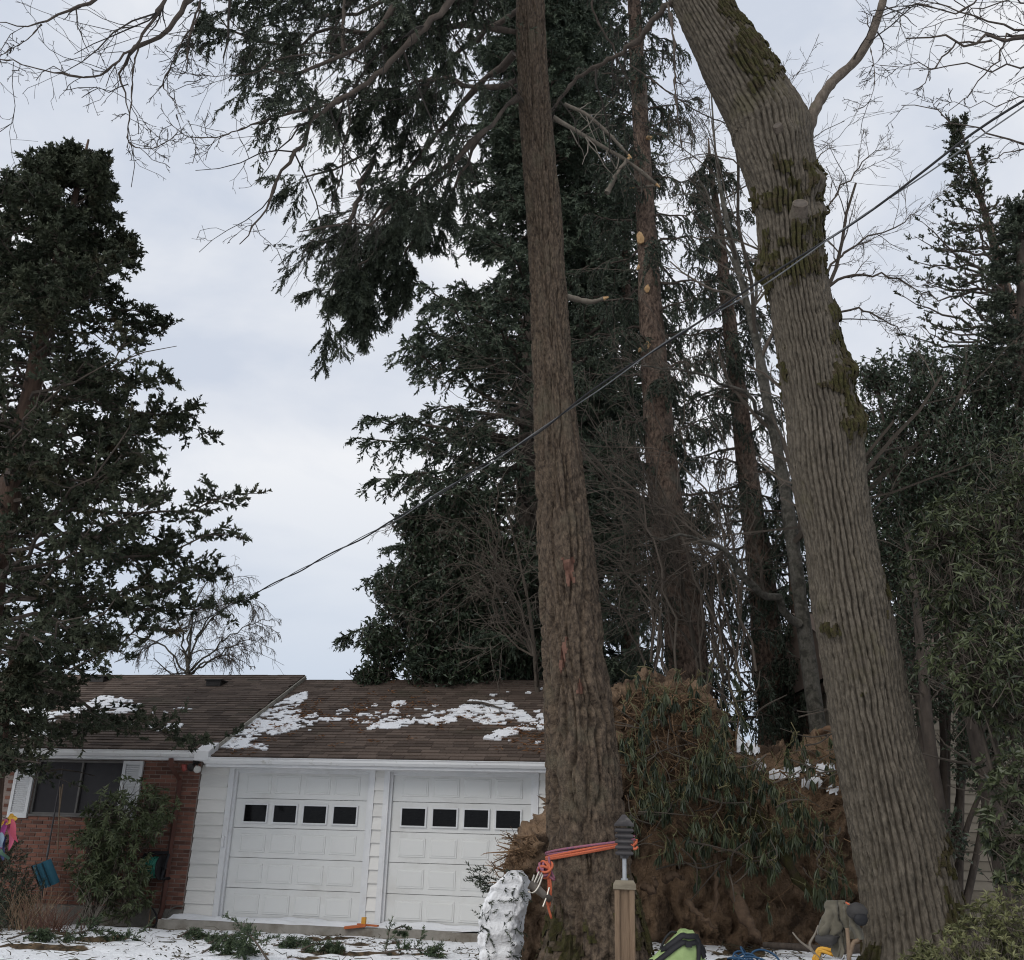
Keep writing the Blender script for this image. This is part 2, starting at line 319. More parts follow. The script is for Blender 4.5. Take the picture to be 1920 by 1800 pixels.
def conifer(name, label, tp, tr, mats, seed, nlimb, env, z01=(.1, 1.), el=lambda t: .1, droop=.25, tipup=.0, nsub=14, sublen=.45, hang=.3, nsh=8, shl=.2, nn=7, nl=.08, nw=.03, spread=.8, up=0., side=1., group=None, u0=.25, az=None, keep=None, cat='tree', stuffr=1., sminlen=.25, shmin=0., ksub=3, pitchj=.12, gap=0., gsc=1.1, jit=.28, lr=1.):
    rng = np.random.default_rng(seed); tp = np.asarray(tp, float); P, R = resample(tp, 40, tr)
    root = thing(name, label, cat, tp[0], group)
    t = MB(); wob = P.copy(); wob[:, :2] += rng.normal(size=(40, 2))*R[:, None]*.04; t.tubes(wob, R, 14); build('trunk', t, mats[0], root, smooth=True)
    u = np.sort(z01[0]+(z01[1]-z01[0])*(np.arange(nlimb)+rng.uniform(0, 1, nlimb))/nlimb); x = u*39; i = np.minimum(x.astype(int), 38); B = P[i]+(P[i+1]-P[i])*(x-i)[:, None]; rb = np.interp(x, np.arange(40), R)
    A = (np.arange(nlimb)*2.399+rng.normal(size=nlimb)*.4) if az is None else az(nlimb, rng)
    Ln = np.array([env(a) for a in u])*rng.uniform(.68, 1.12, nlimb); e = np.array([el(a) for a in u])+rng.normal(size=nlimb)*pitchj
    s = np.linspace(0, 1, 9); dr = droop*rng.uniform(.6, 1.4, nlimb)
    H = np.stack([np.cos(A), np.sin(A), 0*A], -1); wv = rng.normal(size=(nlimb, 1, 1))*.1*s[None, :, None]**2
    Sd = np.stack([-np.sin(A), np.cos(A), 0*A], -1)
    LP = B[:, None]+H[:, None]*(Ln[:, None]*s)[..., None]*np.cos(e)[:, None, None]+Sd[:, None]*wv*Ln[:, None, None]
    LP[..., 2] += Ln[:, None]*(np.sin(e)[:, None]*s-dr[:, None]*s**2+tipup*s**4)
    LP[:, 1:] += rng.normal(size=LP[:, 1:].shape)*.02*Ln[:, None, None]
    LR = lr*(np.minimum(rb*.42, .012+.014*Ln))[:, None]*(1-.85*s)[None]
    k = inview(LP[:, 5]) | inview(LP[:, -1])
    if keep is not None: k &= keep(LP)
    LP, LR, Ln = LP[k], LR[k], Ln[k]
    lm = MB(); lm.tubes(LP, LR, 5, rng.uniform(0, 1, len(LP)))
    n = len(LP); T = u0+(1-u0)*(np.arange(nsub)[None]+rng.uniform(0, 1, (n, nsub)))/nsub; xx = T*8; ii = np.minimum(xx.astype(int), 7); ff = (xx-ii)[..., None]; I = np.arange(n)[:, None]
    A0 = (LP[I, ii]*(1-ff)+LP[I, ii+1]*ff).reshape(-1, 3); D0 = nrm(LP[I, ii+1]-LP[I, ii]).reshape(-1, 3)
    sg = np.where((np.arange(nsub)[None]+rng.integers(0, 2, (n, 1))) % 2, 1., -1.).reshape(-1, 1)
    sd = nrm(np.cross(D0, np.array([0, 0, 1.]))); aa = rng.uniform(.5, 1.25, len(A0))[:, None]
    d = D0*np.cos(aa)+sd*sg*np.sin(aa)*side+rng.normal(size=A0.shape)*(.2+jit*.7-.196)
    d = nrm(d); sl = (np.repeat(Ln, nsub)*sublen*(1.12-T.ravel())+sminlen)*rng.uniform(.6, 1.3, len(A0))
    m = 5; Q = [A0]; cur = d
    for q in range(m-1):
        cur = nrm(cur+np.array([0, 0, -hang+up])*(.35+.3*q)+rng.normal(size=cur.shape)*.09); Q.append(Q[-1]+cur*(sl/(m-1))[:, None])
    SP = np.stack(Q, 1); kk = inview(SP[:, -1], 180, 200) & (vn(SP[:, 2]*gsc, seed+7) > gap); SP = SP[kk]; sl = sl[kk]
    lm.tubes(SP, np.linspace(.011, .004, m)[None]*np.ones((len(SP), 1)), ksub, rng.uniform(0, 1, len(SP)))
    build('limb', lm, mats[1], root, kind='stuff')
    fm = MB(); B1, D1, T1 = along(SP, nsh, rng, shmin); sv = nrm(np.cross(D1, np.array([0, 0, 1.]))+1e-6)
    sg = rng.choice([-1., 1.], len(B1))[:, None]
    dd = D1*.8+sv*sg*rng.uniform(.1, .9, (len(B1), 1))+rng.normal(size=B1.shape)*jit+np.array([0, 0, up*1.2-hang*.55])
    av = np.repeat(np.clip(rng.beta(1.6, 1.8, len(SP)), 0, 1), nsh)
    shoots(fm, B1, dd, shl*rng.uniform(.55, 1.3, len(B1)), nn, nl, nw, rng, spread, np.clip(av+rng.normal(size=len(B1))*.12, 0, 1))
    build('crown', fm, mats[2], root, kind='stuff')
    return root
def bark_trunk(P, R, na, rows, fn, extra=None):
    """dense displaced trunk; fn(theta, s, XYZ, R) -> outward displacement. returns V grid (rows,na,3), normals, faces"""
    Q, q = resample(P, rows, R); s = np.r_[0, np.cumsum(np.linalg.norm(np.diff(Q, axis=0), axis=1))]
    T = nrm(np.gradient(Q, axis=0)); X = nrm(np.cross(np.broadcast_to(np.array([0, 1., 0]), T.shape), T)); Yv = np.cross(T, X)
    th = np.arange(na)*2*PI/na
    Nn = X[:, None]*np.cos(th)[None, :, None]+Yv[:, None]*np.sin(th)[None, :, None]
    d = fn(np.broadcast_to(th[None], (rows, na)), np.broadcast_to(s[:, None], (rows, na)), q[:, None])
    V = Q[:, None]+Nn*(q[:, None]+d)[..., None]
    ua = ((th-PI/2) % (2*PI)); r0 = float(np.median(R)); BK = np.stack([np.broadcast_to(r0*np.cos(th)[None], (rows, na)), np.broadcast_to(r0*np.sin(th)[None], (rows, na)), np.broadcast_to(s[:, None], (rows, na))], -1)
    i = np.arange(rows-1)[:, None]*na; j = np.arange(na)[None]; j2 = (j+1) % na
    F = np.stack([i+j, i+j2, i+na+j2, i+na+j], -1).reshape(-1, 4)
    return V, Nn, F, BK
# ================================================================== GROUND
YAW = -0.183; HO = np.array([-4.399*1.056, 17.376*1.056, 0.0])
E1 = np.array([math.cos(YAW), math.sin(YAW), 0]); E2 = np.array([-math.sin(YAW), math.cos(YAW), 0])
def hw(x, y, z): return HO+E1*x+E2*y+np.array([0, 0, z])
def tolocal(P): v = np.asarray(P)-HO; return np.stack([v@E1, v@E2, v[..., 2]], -1)
def facade(px, py, ly):
    d = ray(px, py); t = ((HO-CC)@E2+ly)/(d@E2); return tolocal(CC+d*t)
def roofpt(px, py, y0, z0, sl):
    """house-local point where the view ray meets the roof plane z = z0 + sl*(y-y0)"""
    d = ray(px, py); c = tolocal(CC[None])[0]; dl = np.array([d@E1, d@E2, d[2]])
    t = (z0+sl*(c[1]-y0)-c[2])/(dl[2]-sl*dl[1]); return c+dl*t
def gz(x, y):
    x = np.asarray(x, float); y = np.asarray(y, float)
    z = -.12+.24*sstep(-.6, 1.0, x)*sstep(17.2, 14.5, y)*sstep(5.5, 8.5, y)-.12*sstep(-6, -9, x)
    z = z-.045*np.clip(12-y, 0, 12)*(1-.5*sstep(-.6, 1, x))
    q = np.stack([x, y, 0*x], -1)
    return z+.10*(fbm(q*.55, 3, 5)-.5)+.05*(fbm(q*2.3, 3, 9)-.5)
gx = np.r_[-600, -300, -150, -80, -40, -24, -16, np.arange(-12, 9, .085), 12, 16, 24, 40, 80, 150, 300, 600]
gy = np.r_[-600, -200, -80, -30, -10, -3, 1, 3, np.arange(4, 11, .16), np.arange(11, 19, .07), 20, 22, 25, 30, 40, 60, 100, 200, 400, 800]
GX, GY = np.meshgrid(gx, gy); GZ = gz(GX, GY); GZ = np.where((GY > 30) | (GY < 0) | (np.abs(GX) > 16), GZ-.2, GZ)
fq = np.stack([GX, GY, 0*GX], -1)
lump = (fbm(fq*7, 3, 3)-.5)*.05; GZ = GZ+np.where((np.abs(GX) < 12) & (GY > 4) & (GY < 19), lump, 0)
loc = tolocal(np.stack([GX, GY, 0*GX], -1))
bare = np.maximum(sstep(-.95, -.35, loc[..., 1])*sstep(-.2, -.7, loc[..., 0])*(loc[..., 1] < 8), sstep(.55, .75, fbm(fq*1.3, 4, 21))*.9)
GZ = GZ-.12*np.where(bare > .6, .5, 0)*(np.abs(GX) < 12)
bare = np.maximum(bare, sstep(2.2, .7, np.hypot(GX-.75, GY-10.5))*.8); bare = np.maximum(bare, sstep(1.6, .5, np.hypot(GX-3.9, GY-10))*.7)
bare = np.maximum(bare, sstep(5.2, 6.2, GX)*.35*(GY > 6)*(GY < 20))
m = bpy.data.materials.new('snowy_ground'); m.use_nodes = True; nt = m.node_tree; n = nt.nodes; l = nt.links; b = n['Principled BSDF']; b.inputs['Roughness'].default_value = .8; b.inputs['Specular IOR Level'].default_value = .2
tc = n.new('ShaderNodeTexCoord'); at_ = n.new('ShaderNodeAttribute'); at_.attribute_name = 'v'
na_ = n.new('ShaderNodeTexNoise'); na_.inputs['Scale'].default_value = 5; na_.inputs['Detail'].default_value = 8; na_.inputs['Roughness'].default_value = .7; l.new(tc.outputs['Object'], na_.inputs[0])
ad = n.new('ShaderNodeMath'); ad.operation = 'MULTIPLY_ADD'; ad.inputs[1].default_value = 1.1; l.new(at_.outputs['Fac'], ad.inputs[0]); l.new(na_.outputs[0], ad.inputs[2])
mr = n.new('ShaderNodeMapRange'); mr.inputs[1].default_value = .80; mr.inputs[2].default_value = .90; l.new(ad.outputs[0], mr.inputs[0])
nd = n.new('ShaderNodeTexNoise'); nd.inputs['Scale'].default_value = 11; nd.inputs['Detail'].default_value = 6; l.new(tc.outputs['Object'], nd.inputs[0])
rd = n.new('ShaderNodeValToRGB'); rd.color_ramp.elements[0].color = (.035, .026, .017, 1); rd.color_ramp.elements[1].color = (.15, .105, .06, 1); rd.color_ramp.elements[0].position = .35; rd.color_ramp.elements[1].position = .68; l.new(nd.outputs[0], rd.inputs[0])
mx = n.new('ShaderNodeMix'); mx.data_type = 'RGBA'; mx.inputs['A'].default_value = (.83, .85, .88, 1); l.new(rd.outputs[0], mx.inputs['B']); l.new(mr.outputs[0], mx.inputs['Factor']); l.new(mx.outputs['Result'], b.inputs['Base Color'])
bp = n.new('ShaderNodeBump'); bp.inputs['Strength'].default_value = .5; bp.inputs['Distance'].default_value = .03; nb = n.new('ShaderNodeTexNoise'); nb.inputs['Scale'].default_value = 22; nb.inputs['Detail'].default_value = 4
l.new(tc.outputs['Object'], nb.inputs[0]); l.new(nb.outputs[0], bp.inputs['Height']); l.new(bp.outputs[0], b.inputs['Normal'])
V = np.stack([GX, GY, GZ], -1).reshape(-1, 3); ny, nx = GX.shape
I = np.arange(ny-1)[:, None]*nx+np.arange(nx-1)[None]; F = np.stack([I, I+1, I+nx+1, I+nx], -1).reshape(-1, 4)
gmb = MB(); gmb.add(V, F, bare.ravel()); tag(build('ground', gmb, m, smooth=True), 'snow covered lawn with bare earth along the house', kind='structure')

# ================================================================== HOUSE
H = thing('house', 'low brick and white ranch house with brown shingle roof and two garage doors', 'house', HO, rz=YAW)
def hb(name, mb, mt, parent=None, **k): return build(name, mb, mt, parent or H, local=True, **k)
# shell (side, back and inner walls so that the house is closed)
mb = MB(); mb.box((-9.2, 7.0, -.4), (5.8, 7.15, 2.5)); mb.box((5.65, .06, -.3), (5.8, 7.0, 2.5)); mb.box((-9.2, .2, -.4), (-9.05, 7.0, 2.5)); hb('outer_wall', mb, SIDING)
# brick wall
BY = -.05
wall = MB(); wall.box((-9.2, BY+.012, .12), (-3.79, .2, 1.57)); wall.box((-9.2, BY+.012, 1.57), (-5.3, .2, 2.55)); wall.box((-4.42, BY+.012, 1.57), (-3.79, .2, 2.55))
wall.box((-2.08, BY+.012, 1.57), (-.64, .2, 2.55)); wall.box((-3.79, BY+.012, .12), (-.64, .2, 1.567)); wall.box((-3.79, BY+.1, 2.50), (-2.08, .2, 2.55))
bw = hb('brick_wall', wall, MORTAR)
rng = np.random.default_rng(3); br = []
for r_ in range(36):
    z = .125+r_*.0675; x = -.645-(.105 if r_ % 2 else 0)
    if r_ % 2: br.append((-.645-.05, z, .5))
    x = -.645-(.105 if r_ % 2 else 0)
    while x > -5.6:
        x0, x1 = x-.2, x
        if not (x0 < -2.07 and x1 > -3.80 and z+.058 > 1.565) and not (x0 < -4.40 and z > .2) : br.append((x-.1, z, 1.))
        x -= .2105
br.sort(key=lambda q: -q[0])
bm = MB(); bm.bev((-.1, -.0, 0), (.1, .03, .0575), .003); V, F, A = bm.get(); bme = mesh('brick', V, F, BRICK)
for (x, z, s_) in br[:300]:
    o = obj('brick', bme, bw); o.location = (x, BY+rng.uniform(-.004, .002), z); o.scale = (s_*.98, 1, 1)
mb = MB()
for (x, z, s_) in br[300:]:
    y = BY+rng.uniform(-.004, .002); mb.bev((x-.098*s_, y, z), (x+.098*s_, y+.03, z+.0575), .003, a=rng.uniform())
hb('brick', mb, BRICK, bw, kind='stuff')
mb = MB(); mb.box((-9.2, -.03, -.6), (-.64, .2, .119)); hb('foundation', mb, CONC)
# slab in front of the garage
mb = MB(); V = BOXV*np.array([6.75, .75, .3])+np.array([-.75, -.6, -.31]); mb.box((-.75, -.62, -.35), (6.0, .3, 0.0))
tag(build('concrete_apron', mb, CONC, None), 'concrete apron along the foot of the garage', kind='structure'); o = bpy.data.objects['concrete_apron']; o.location = HO; o.rotation_euler = (0, 0, YAW)
# siding boards
def boards(x0, x1, z0=.012, z1=2.45, h=.208, y=0.0):
    z = z0
    while z < z1-.03:
        hh = min(h, z1-z); mb = MB(); V = np.array([(x0, y-.036, z), (x1, y-.036, z), (x1, y-.003, z+hh+.008), (x0, y-.003, z+hh+.008), (x0, y+.03, z), (x1, y+.03, z), (x1, y+.03, z+hh+.01), (x0, y+.03, z+hh+.01)])
        V[:, 0] += 0; mb.add(V, np.array([(0, 1, 2, 3), (4, 7, 6, 5), (0, 4, 5, 1), (3, 2, 6, 7), (1, 5, 6, 2), (0, 3, 7, 4)])); hb('siding_board', mb, SIDING, sw); z += h
mb = MB(); mb.box((-.62, .035, 0), (0, .1, 2.6)); mb.box((2.44, .035, 0), (2.8, .1, 2.6)); mb.box((5.24, .035, 0), (5.65, .1, 2.6)); mb.box((-.62, .05, 2.42), (5.65, .1, 2.6)); sw = hb('siding_wall', mb, SIDING)
boards(-.625, -.11); boards(2.535, 2.705); boards(5.34, 5.78)
# garage door trims and leaves
mb = MB()
for x0 in (0, 2.8):
    mb.box((x0-.10, -.04, .01), (x0-.005, .05, 2.445)); mb.box((x0+2.445, -.04, .01), (x0+2.535, .05, 2.445)); mb.box((x0-.10, -.043, 2.40), (x0+2.535, .05, 2.50))
    mb.box((x0-.005, .02, .01), (x0+.035, .14, 2.40)); mb.box((x0+2.405, .02, .01), (x0+2.445, .14, 2.40)); mb.box((x0+.035, .03, 2.345), (x0+2.405, .14, 2.40))
hb('door_trim', mb, WHITE)
pb = MB(); pb.bev((-.23, -.012, 0), (.23, .0, .30), .006); pb.bev((-.205, -.019, .025), (.205, -.012, .275), .012); V, F, A = pb.get(); pme = mesh('door_panel', V, F, DOORW)
fb = MB(); fb.box((-.225, -.03, 0), (.225, 0, .024)); fb.box((-.225, -.03, .296), (.225, 0, .32)); fb.box((-.225, -.03, .024), (-.2, 0, .296)); fb.box((.2, -.03, .024), (.225, 0, .296)); V, F, A = fb.get(); fme = mesh('window_frame', V, F, WHITE)
gb = MB(); gb.box((-.2, -.010, .024), (.2, -.004, .296)); V, F, A = gb.get(); gme = mesh('window_pane', V, F, GLASS)
for x0 in (0, 2.8):
    for k in range(5):
        z = .012+k*.478; mb = MB(); mb.bev((x0+.036, .075, z), (x0+2.404, .12, z+.4745), .0025); sec = hb('door_section', mb, DOORW)
        for q in range(4):
            x = x0+.42+q*.535+(.0)
            if k == 3:
                for nm, me_ in (('window_frame', fme), ('window_pane', gme)):
                    o = obj(nm, me_, sec); o.location = (x, .0745, z+.075)
            else:
                o = obj('door_panel', pme, sec); o.location = (x, .0748, z+.085)
mb = MB(); mb.box((-.075, -.085, 1.12), (-.035, -.04, 1.30)); hb('door_sensor', mb, WHITE)
# roofs
GS = 1.92/3.95; GE, GZ0, GR = -.45, 2.56, 3.5; LS = GS; LZ0 = 2.66
def roof(x0, x1, ye, ze, yr, sl, nm):
    zr = ze+sl*(yr-ye); mb = MB(); yb = 2*yr-ye; t = .11
    V = np.array([(x0, ye, ze-t), (x1, ye, ze-t), (x1, ye, ze), (x0, ye, ze), (x0, yr, zr), (x1, yr, zr), (x0, yb, ze), (x1, yb, ze), (x0, yb, ze-t), (x1, yb, ze-t), (x0, yr, zr-t), (x1, yr, zr-t)], float)
    mb.add(V, np.array([(0, 1, 2, 3), (3, 2, 5, 4), (4, 5, 7, 6), (6, 7, 9, 8), (0, 10, 11, 1), (10, 8, 9, 11), (0, 3, 4, 10), (10, 4, 6, 8), (1, 11, 5, 2), (11, 9, 7, 5)]))
    return hb(nm, mb, SHINGLE)
GX1 = 6.1; LX1 = -.30
rg = roof(LX1-.05, GX1, GE, GZ0, GR, GS, 'garage_roof'); rl = roof(-10, LX1, GE-.0, LZ0, GR+.02, LS, 'main_roof')
gable = MB()
for x in (5.66, 5.8): pass
gable.add(np.array([(5.65, 0, 2.45), (5.65, 7.1, 2.45), (5.65, 3.5, 4.3), (5.8, 0, 2.45), (5.8, 7.1, 2.45), (5.8, 3.5, 4.3)]), np.array([(0, 1, 2), (3, 5, 4)])); hb('gable_wall', gable, SIDING)
sa = math.atan(GS); EX = .137
smb = MB(); smb.box((0, 0, -.008), (1, EX*1.25, .014)); SV, SF, A = smb.get(); SF = SF[0]
sme = mesh("shingle", SV, [SF], SHINGLE)
def shingles(x0, x1, ye, ze, yr, sl, parent, nobj, xvis):
    rng = np.random.default_rng(8); Ls = math.hypot(yr-ye, sl*(yr-ye)); a = math.atan(sl)+.0; rows = int(Ls/EX)+1; lst = []
    for r_ in range(rows):
        s0 = r_*EX-.015; x = x0-rng.uniform(0, .3)
        while x < x1:
            wd = rng.uniform(.20, .42); xa, xb = max(x, x0), min(x+wd-.006, x1)
            if xb-xa > .05: lst.append((xa, s0+rng.uniform(-.006, .006), xb-xa, rng.uniform(-.0, .004), min(EX*1.25, Ls-s0)/(EX*1.25)))
            x += wd
    out_ = MB(); ca, sn = math.cos(a), math.sin(a); k = 0
    for (xa, s0, wd, lift, sh) in lst:
        y = ye+s0*ca-sn*(.022+lift); z = ze+s0*sn+ca*(.022+lift); tilt = a-.075-rng.uniform(0, .03)
        if k < nobj and xa > xvis:
            o = obj('shingle', sme, parent); o.location = (xa, y, z); o.rotation_euler = (tilt, 0, 0); o.scale = (wd, sh, 1); k += 1
        else:
            c, s_ = math.cos(tilt), math.sin(tilt); W = SV*[wd, sh, 1]; W = np.stack([W[:, 0]+xa, y+W[:, 1]*c-W[:, 2]*s_, z+W[:, 1]*s_+W[:, 2]*c], -1); out_.add(W, SF, rng.uniform())
    hb('shingle', out_, SHINGLE, parent, kind='stuff')
shingles(LX1+.02, GX1, GE, GZ0, GR, GS, rg, 170, -9); shingles(-8.2, LX1, GE, LZ0, GR+.02, LS, rl, 130, -4.6)
mb = MB()
for (x0, x1, yr, zr) in ((LX1, GX1, GR, GZ0+GS*(GR-GE)), (-8.2, LX1, GR+.02, LZ0+LS*(GR+.02-GE))):
    x = x0
    while x < x1-.05:
        xb = min(x+.3, x1); z = zr+.02+rng.uniform(0, .006); V_ = np.array([(x, yr-.13, z-.065), (xb, yr-.13, z-.065), (xb, yr, z), (x, yr, z), (xb, yr+.13, z-.065), (x, yr+.13, z-.065)])
        mb.add(V_, np.array([(0, 1, 2, 3), (3, 2, 4, 5)]), rng.uniform()); x += .29
hb('ridge_cap', mb, SHINGLE, kind='stuff')
# eaves: soffits, fascias, gutters
def gutter(x0, x1, ye, ze, par=None):
    prof = np.array([(0, 0), (0, -.095), (-.055, -.10), (-.095, -.055), (-.10, -.02), (-.118, -.006), (-.118, .004), (-.108, .004), (-.092, -.014), (-.085, -.05), (-.05, -.088), (-.006, -.086), (-.006, 0)])
    n_ = len(prof); V_ = np.concatenate([np.c_[np.full(n_, x0), ye+prof[:, 0], ze+prof[:, 1]], np.c_[np.full(n_, x1), ye+prof[:, 0], ze+prof[:, 1]]]); j = np.arange(n_-1)
    mb = MB(); mb.add(V_, np.stack([j, j+1, j+n_+1, j+n_], -1)); mb.add(V_[[0, 1, 2, 3, 4, 5]], np.array([(0, 1, 2), (0, 2, 3), (0, 3, 4)])); mb.add(V_[[n_+0, n_+1, n_+2, n_+3, n_+4]], np.array([(0, 2, 1), (0, 3, 2), (0, 4, 3)]))
    return hb('gutter', mb, GUTTER)
gutter(-.36, 6.1, GE-.012, GZ0-.015); gutter(-9.5, LX1-.02, GE-.012, LZ0-.015)
mb = MB(); mb.box((-.35, GE-.011, GZ0-.16), (6.1, GE+.012, GZ0-.114)); mb.box((-.35, GE+.013, GZ0-.145), (6.05, .03, GZ0-.13)); mb.box((-9.5, GE-.011, LZ0-.16), (LX1-.03, GE+.012, LZ0-.114)); mb.box((-9.5, GE+.013, LZ0-.145), (LX1-.06, -.0, LZ0-.13)); hb('fascia', mb, WHITE)
mb = MB(); zr = LZ0+LS*(GR+.02-GE)
mb.add(np.array([(x, y, z) for x in (LX1+.003, LX1+.03) for (y, z) in ((GE-.03, LZ0-.16), (GE-.03, LZ0+.012), (GR+.02, zr+.012), (GR+.02, zr-.16))]), np.array([(0, 1, 2, 3), (4, 7, 6, 5), (0, 4, 5, 1), (1, 5, 6, 2), (2, 6, 7, 3), (0, 3, 7, 4)])); hb('rake_board', mb, mat('rake_paint', (.25, .23, .19), (.42, .40, .36), 7, (1, .3, 1), rough=.8, c3=(.12, .11, .07), s3=5, t3=(.52, .7)))
mb = MB(); mb.add(np.array([(x, y, z) for x in (LX1-.22, LX1+.034) for (y, z) in ((GE-.135, LZ0-.17), (GE-.135, LZ0-.02), (GE+.22, LZ0+.16), (GE+.22, LZ0-.17))]), np.array([(0, 1, 2, 3), (4, 7, 6, 5), (0, 4, 5, 1), (1, 5, 6, 2), (2, 6, 7, 3), (0, 3, 7, 4)])); hb('eave_return', mb, WHITE)
# window, shutters, front door
mb = MB(); x0, x1, z0, z1 = -3.785, -2.085, 1.572, 2.50
for a_, b_ in (((x0, -.03, z0), (x1, .05, z0+.035)), ((x0, -.03, z1-.035), (x1, .05, z1)), ((x0, -.03, z0+.035), (x0+.035, .05, z1-.035)), ((x1-.035, -.03, z0+.035), (x1, .05, z1-.035)), ((-2.93, -.026, z0+.035), (-2.895, .05, z1-.035)), ((x0-.03, -.075, z0-.035), (x1+.03, .03, z0-.002))): mb.box(a_, b_)
wf = hb('window', mb, mat('window_metal', (.10, .095, .09), (.17, .16, .15), 5, rough=.5))
mb = MB(); mb.box((x0+.036, .005, z0+.036), (-2.931, .012, z1-.036)); hb('window_pane', mb, SCREEN, wf); mb = MB(); mb.box((-2.894, .018, z0+.036), (x1-.036, .025, z1-.036)); hb('window_pane', mb, SCREEN, wf)
mb = MB(); mb.box((x0+.036, .04, z0+.036), (x1-.036, .06, z1-.036)); hb('dark_curtain', mb, mat('curtain', (.012, .011, .013), (.05, .045, .05), 2.5, (3, 1, .1), rough=.9), wf)
slb = MB(); slb.box((-.13, -.012, 0), (.13, 0, .03)); V, F, A = slb.get(); c, s_ = math.cos(.6), math.sin(.6); V = np.stack([V[:, 0], V[:, 1]*c-V[:, 2]*s_, V[:, 1]*s_+V[:, 2]*c], -1); slme = mesh('slat', V, F, WHITE)
for xc in (-3.99, -1.90):
    mb = MB(); z0, z1 = 1.50, 2.50; mb.box((xc-.19, -.10, z0), (xc-.132, -.056, z1)); mb.box((xc+.132, -.10, z0), (xc+.19, -.056, z1)); mb.box((xc-.132, -.10, z0), (xc+.132, -.056, z0+.09)); mb.box((xc-.132, -.10, z1-.06), (xc+.132, -.056, z1)); mb.box((xc-.132, -.062, z0+.09), (xc+.132, -.056, z1-.06))
    sh = hb('shutter', mb, WHITE)
    for k in range(24):
        o = obj('slat', slme, sh); o.location = (xc, -.064, z0+.098+k*.0348)
mb = MB(); mb.box((-5.3, -.02, -.1), (-5.2, .1, 2.5)); mb.box((-4.5, -.03, -.1), (-4.415, .1, 2.35)); mb.box((-5.2, 0, 2.2), (-4.5, .1, 2.5)); mb.box((-5.2, .02, -.1), (-4.5, .06, 2.2))
fd = hb('front_door', mb, mat('door_grey', (.34, .38, .42), (.42, .46, .50), 3, rough=.5))
a_ = np.linspace(0, PI, 24); arch = np.stack([-4.70+.235*np.cos(a_), np.full(24, -.0), 1.98+.3*np.sin(a_)], -1); arch = np.vstack([[arch[0]-[0, 0, .8]], arch, [arch[-1]-[0, 0, .8]]]); mb = MB(); mb.tubes(arch, np.full(26, .028), 8); hb('arched_trim', mb, WHITE, fd)
mb = MB(); mb.lathe([(0, -.012), (.17, -.012), (.18, 0), (.17, .012), (0, .012)], (0, 0, 0), 24); V, F, A = mb.get(); mb = MB(); mb.add(np.stack([V[:, 0]*.75-4.70, V[:, 2]*1.0+.0, V[:, 1]*1.3+1.95], -1), F[0] if len(F) == 1 else np.vstack(F)); hb('oval_glass', mb, GLASS, fd)
# downspout, floodlight, roof vents
mb = MB(); P_ = np.array([(-.965, -.53, 2.52), (-.965, -.50, 2.40), (-.97, -.13, 2.2), (-.97, -.10, 2.1), (-.98, -.10, .1), (-.98, -.16, -.02), (-.98, -.35, -.10)]); mb.tubes(P_, np.full(7, .045), 4); hb('downspout', mb, mat('brown_paint', (.075, .03, .022), (.11, .045, .032), 4, rough=.5))
mb = MB(); mb.lathe([(0, 0), (.06, 0), (.06, .05), (.03, .07)], (-.62, -.28, 2.46), 12); mb.tubes(np.array([[(-.62, -.28, 2.49), (-.66, -.33, 2.43), (-.70, -.38, 2.40)], [(-.62, -.28, 2.49), (-.57, -.33, 2.42), (-.55, -.38, 2.39)]]), np.full((2, 3), .022), 6); fl = hb('floodlight', mb, DARK)
def bulb(c, d, mt, nm, lb):
    d = nrm(np.array(d)); P_ = np.array([c+d*t for t in (0, .03, .07, .115, .13)]); mb = MB(); mb.tubes(P_, np.array([.025, .03, .055, .068, .05]), 12); hb(nm, mb, mt, fl, label=lb, smooth=True)
bulb(np.array((-.69, -.37, 2.41)), (-.6, -.6, -.3), mat('red_glass', (.26, .06, .05), rough=.25), 'bulb', 'red flood bulb'); bulb(np.array((-.56, -.37, 2.40)), (.5, -.6, -.4), mat('white_glass', (.5, .49, .46), rough=.25), 'bulb', 'white flood bulb'); bulb(np.array((-.62, -.36, 2.43)), (0, -1, -.5), DARK, 'motion_sensor', None)
for (px, py) in ((187, 1279), (405, 1286)):
    c = roofpt(px, py, GE, LZ0, LS); mb = MB(); mb.box((c[0]-.16, c[1]-.14, c[2]-.02), (c[0]+.16, c[1]+.12, c[2]+.09)); mb.box((c[0]-.19, c[1]-.17, c[2]+.09), (c[0]+.19, c[1]+.15, c[2]+.115)); hb('roof_vent', mb, DARK)
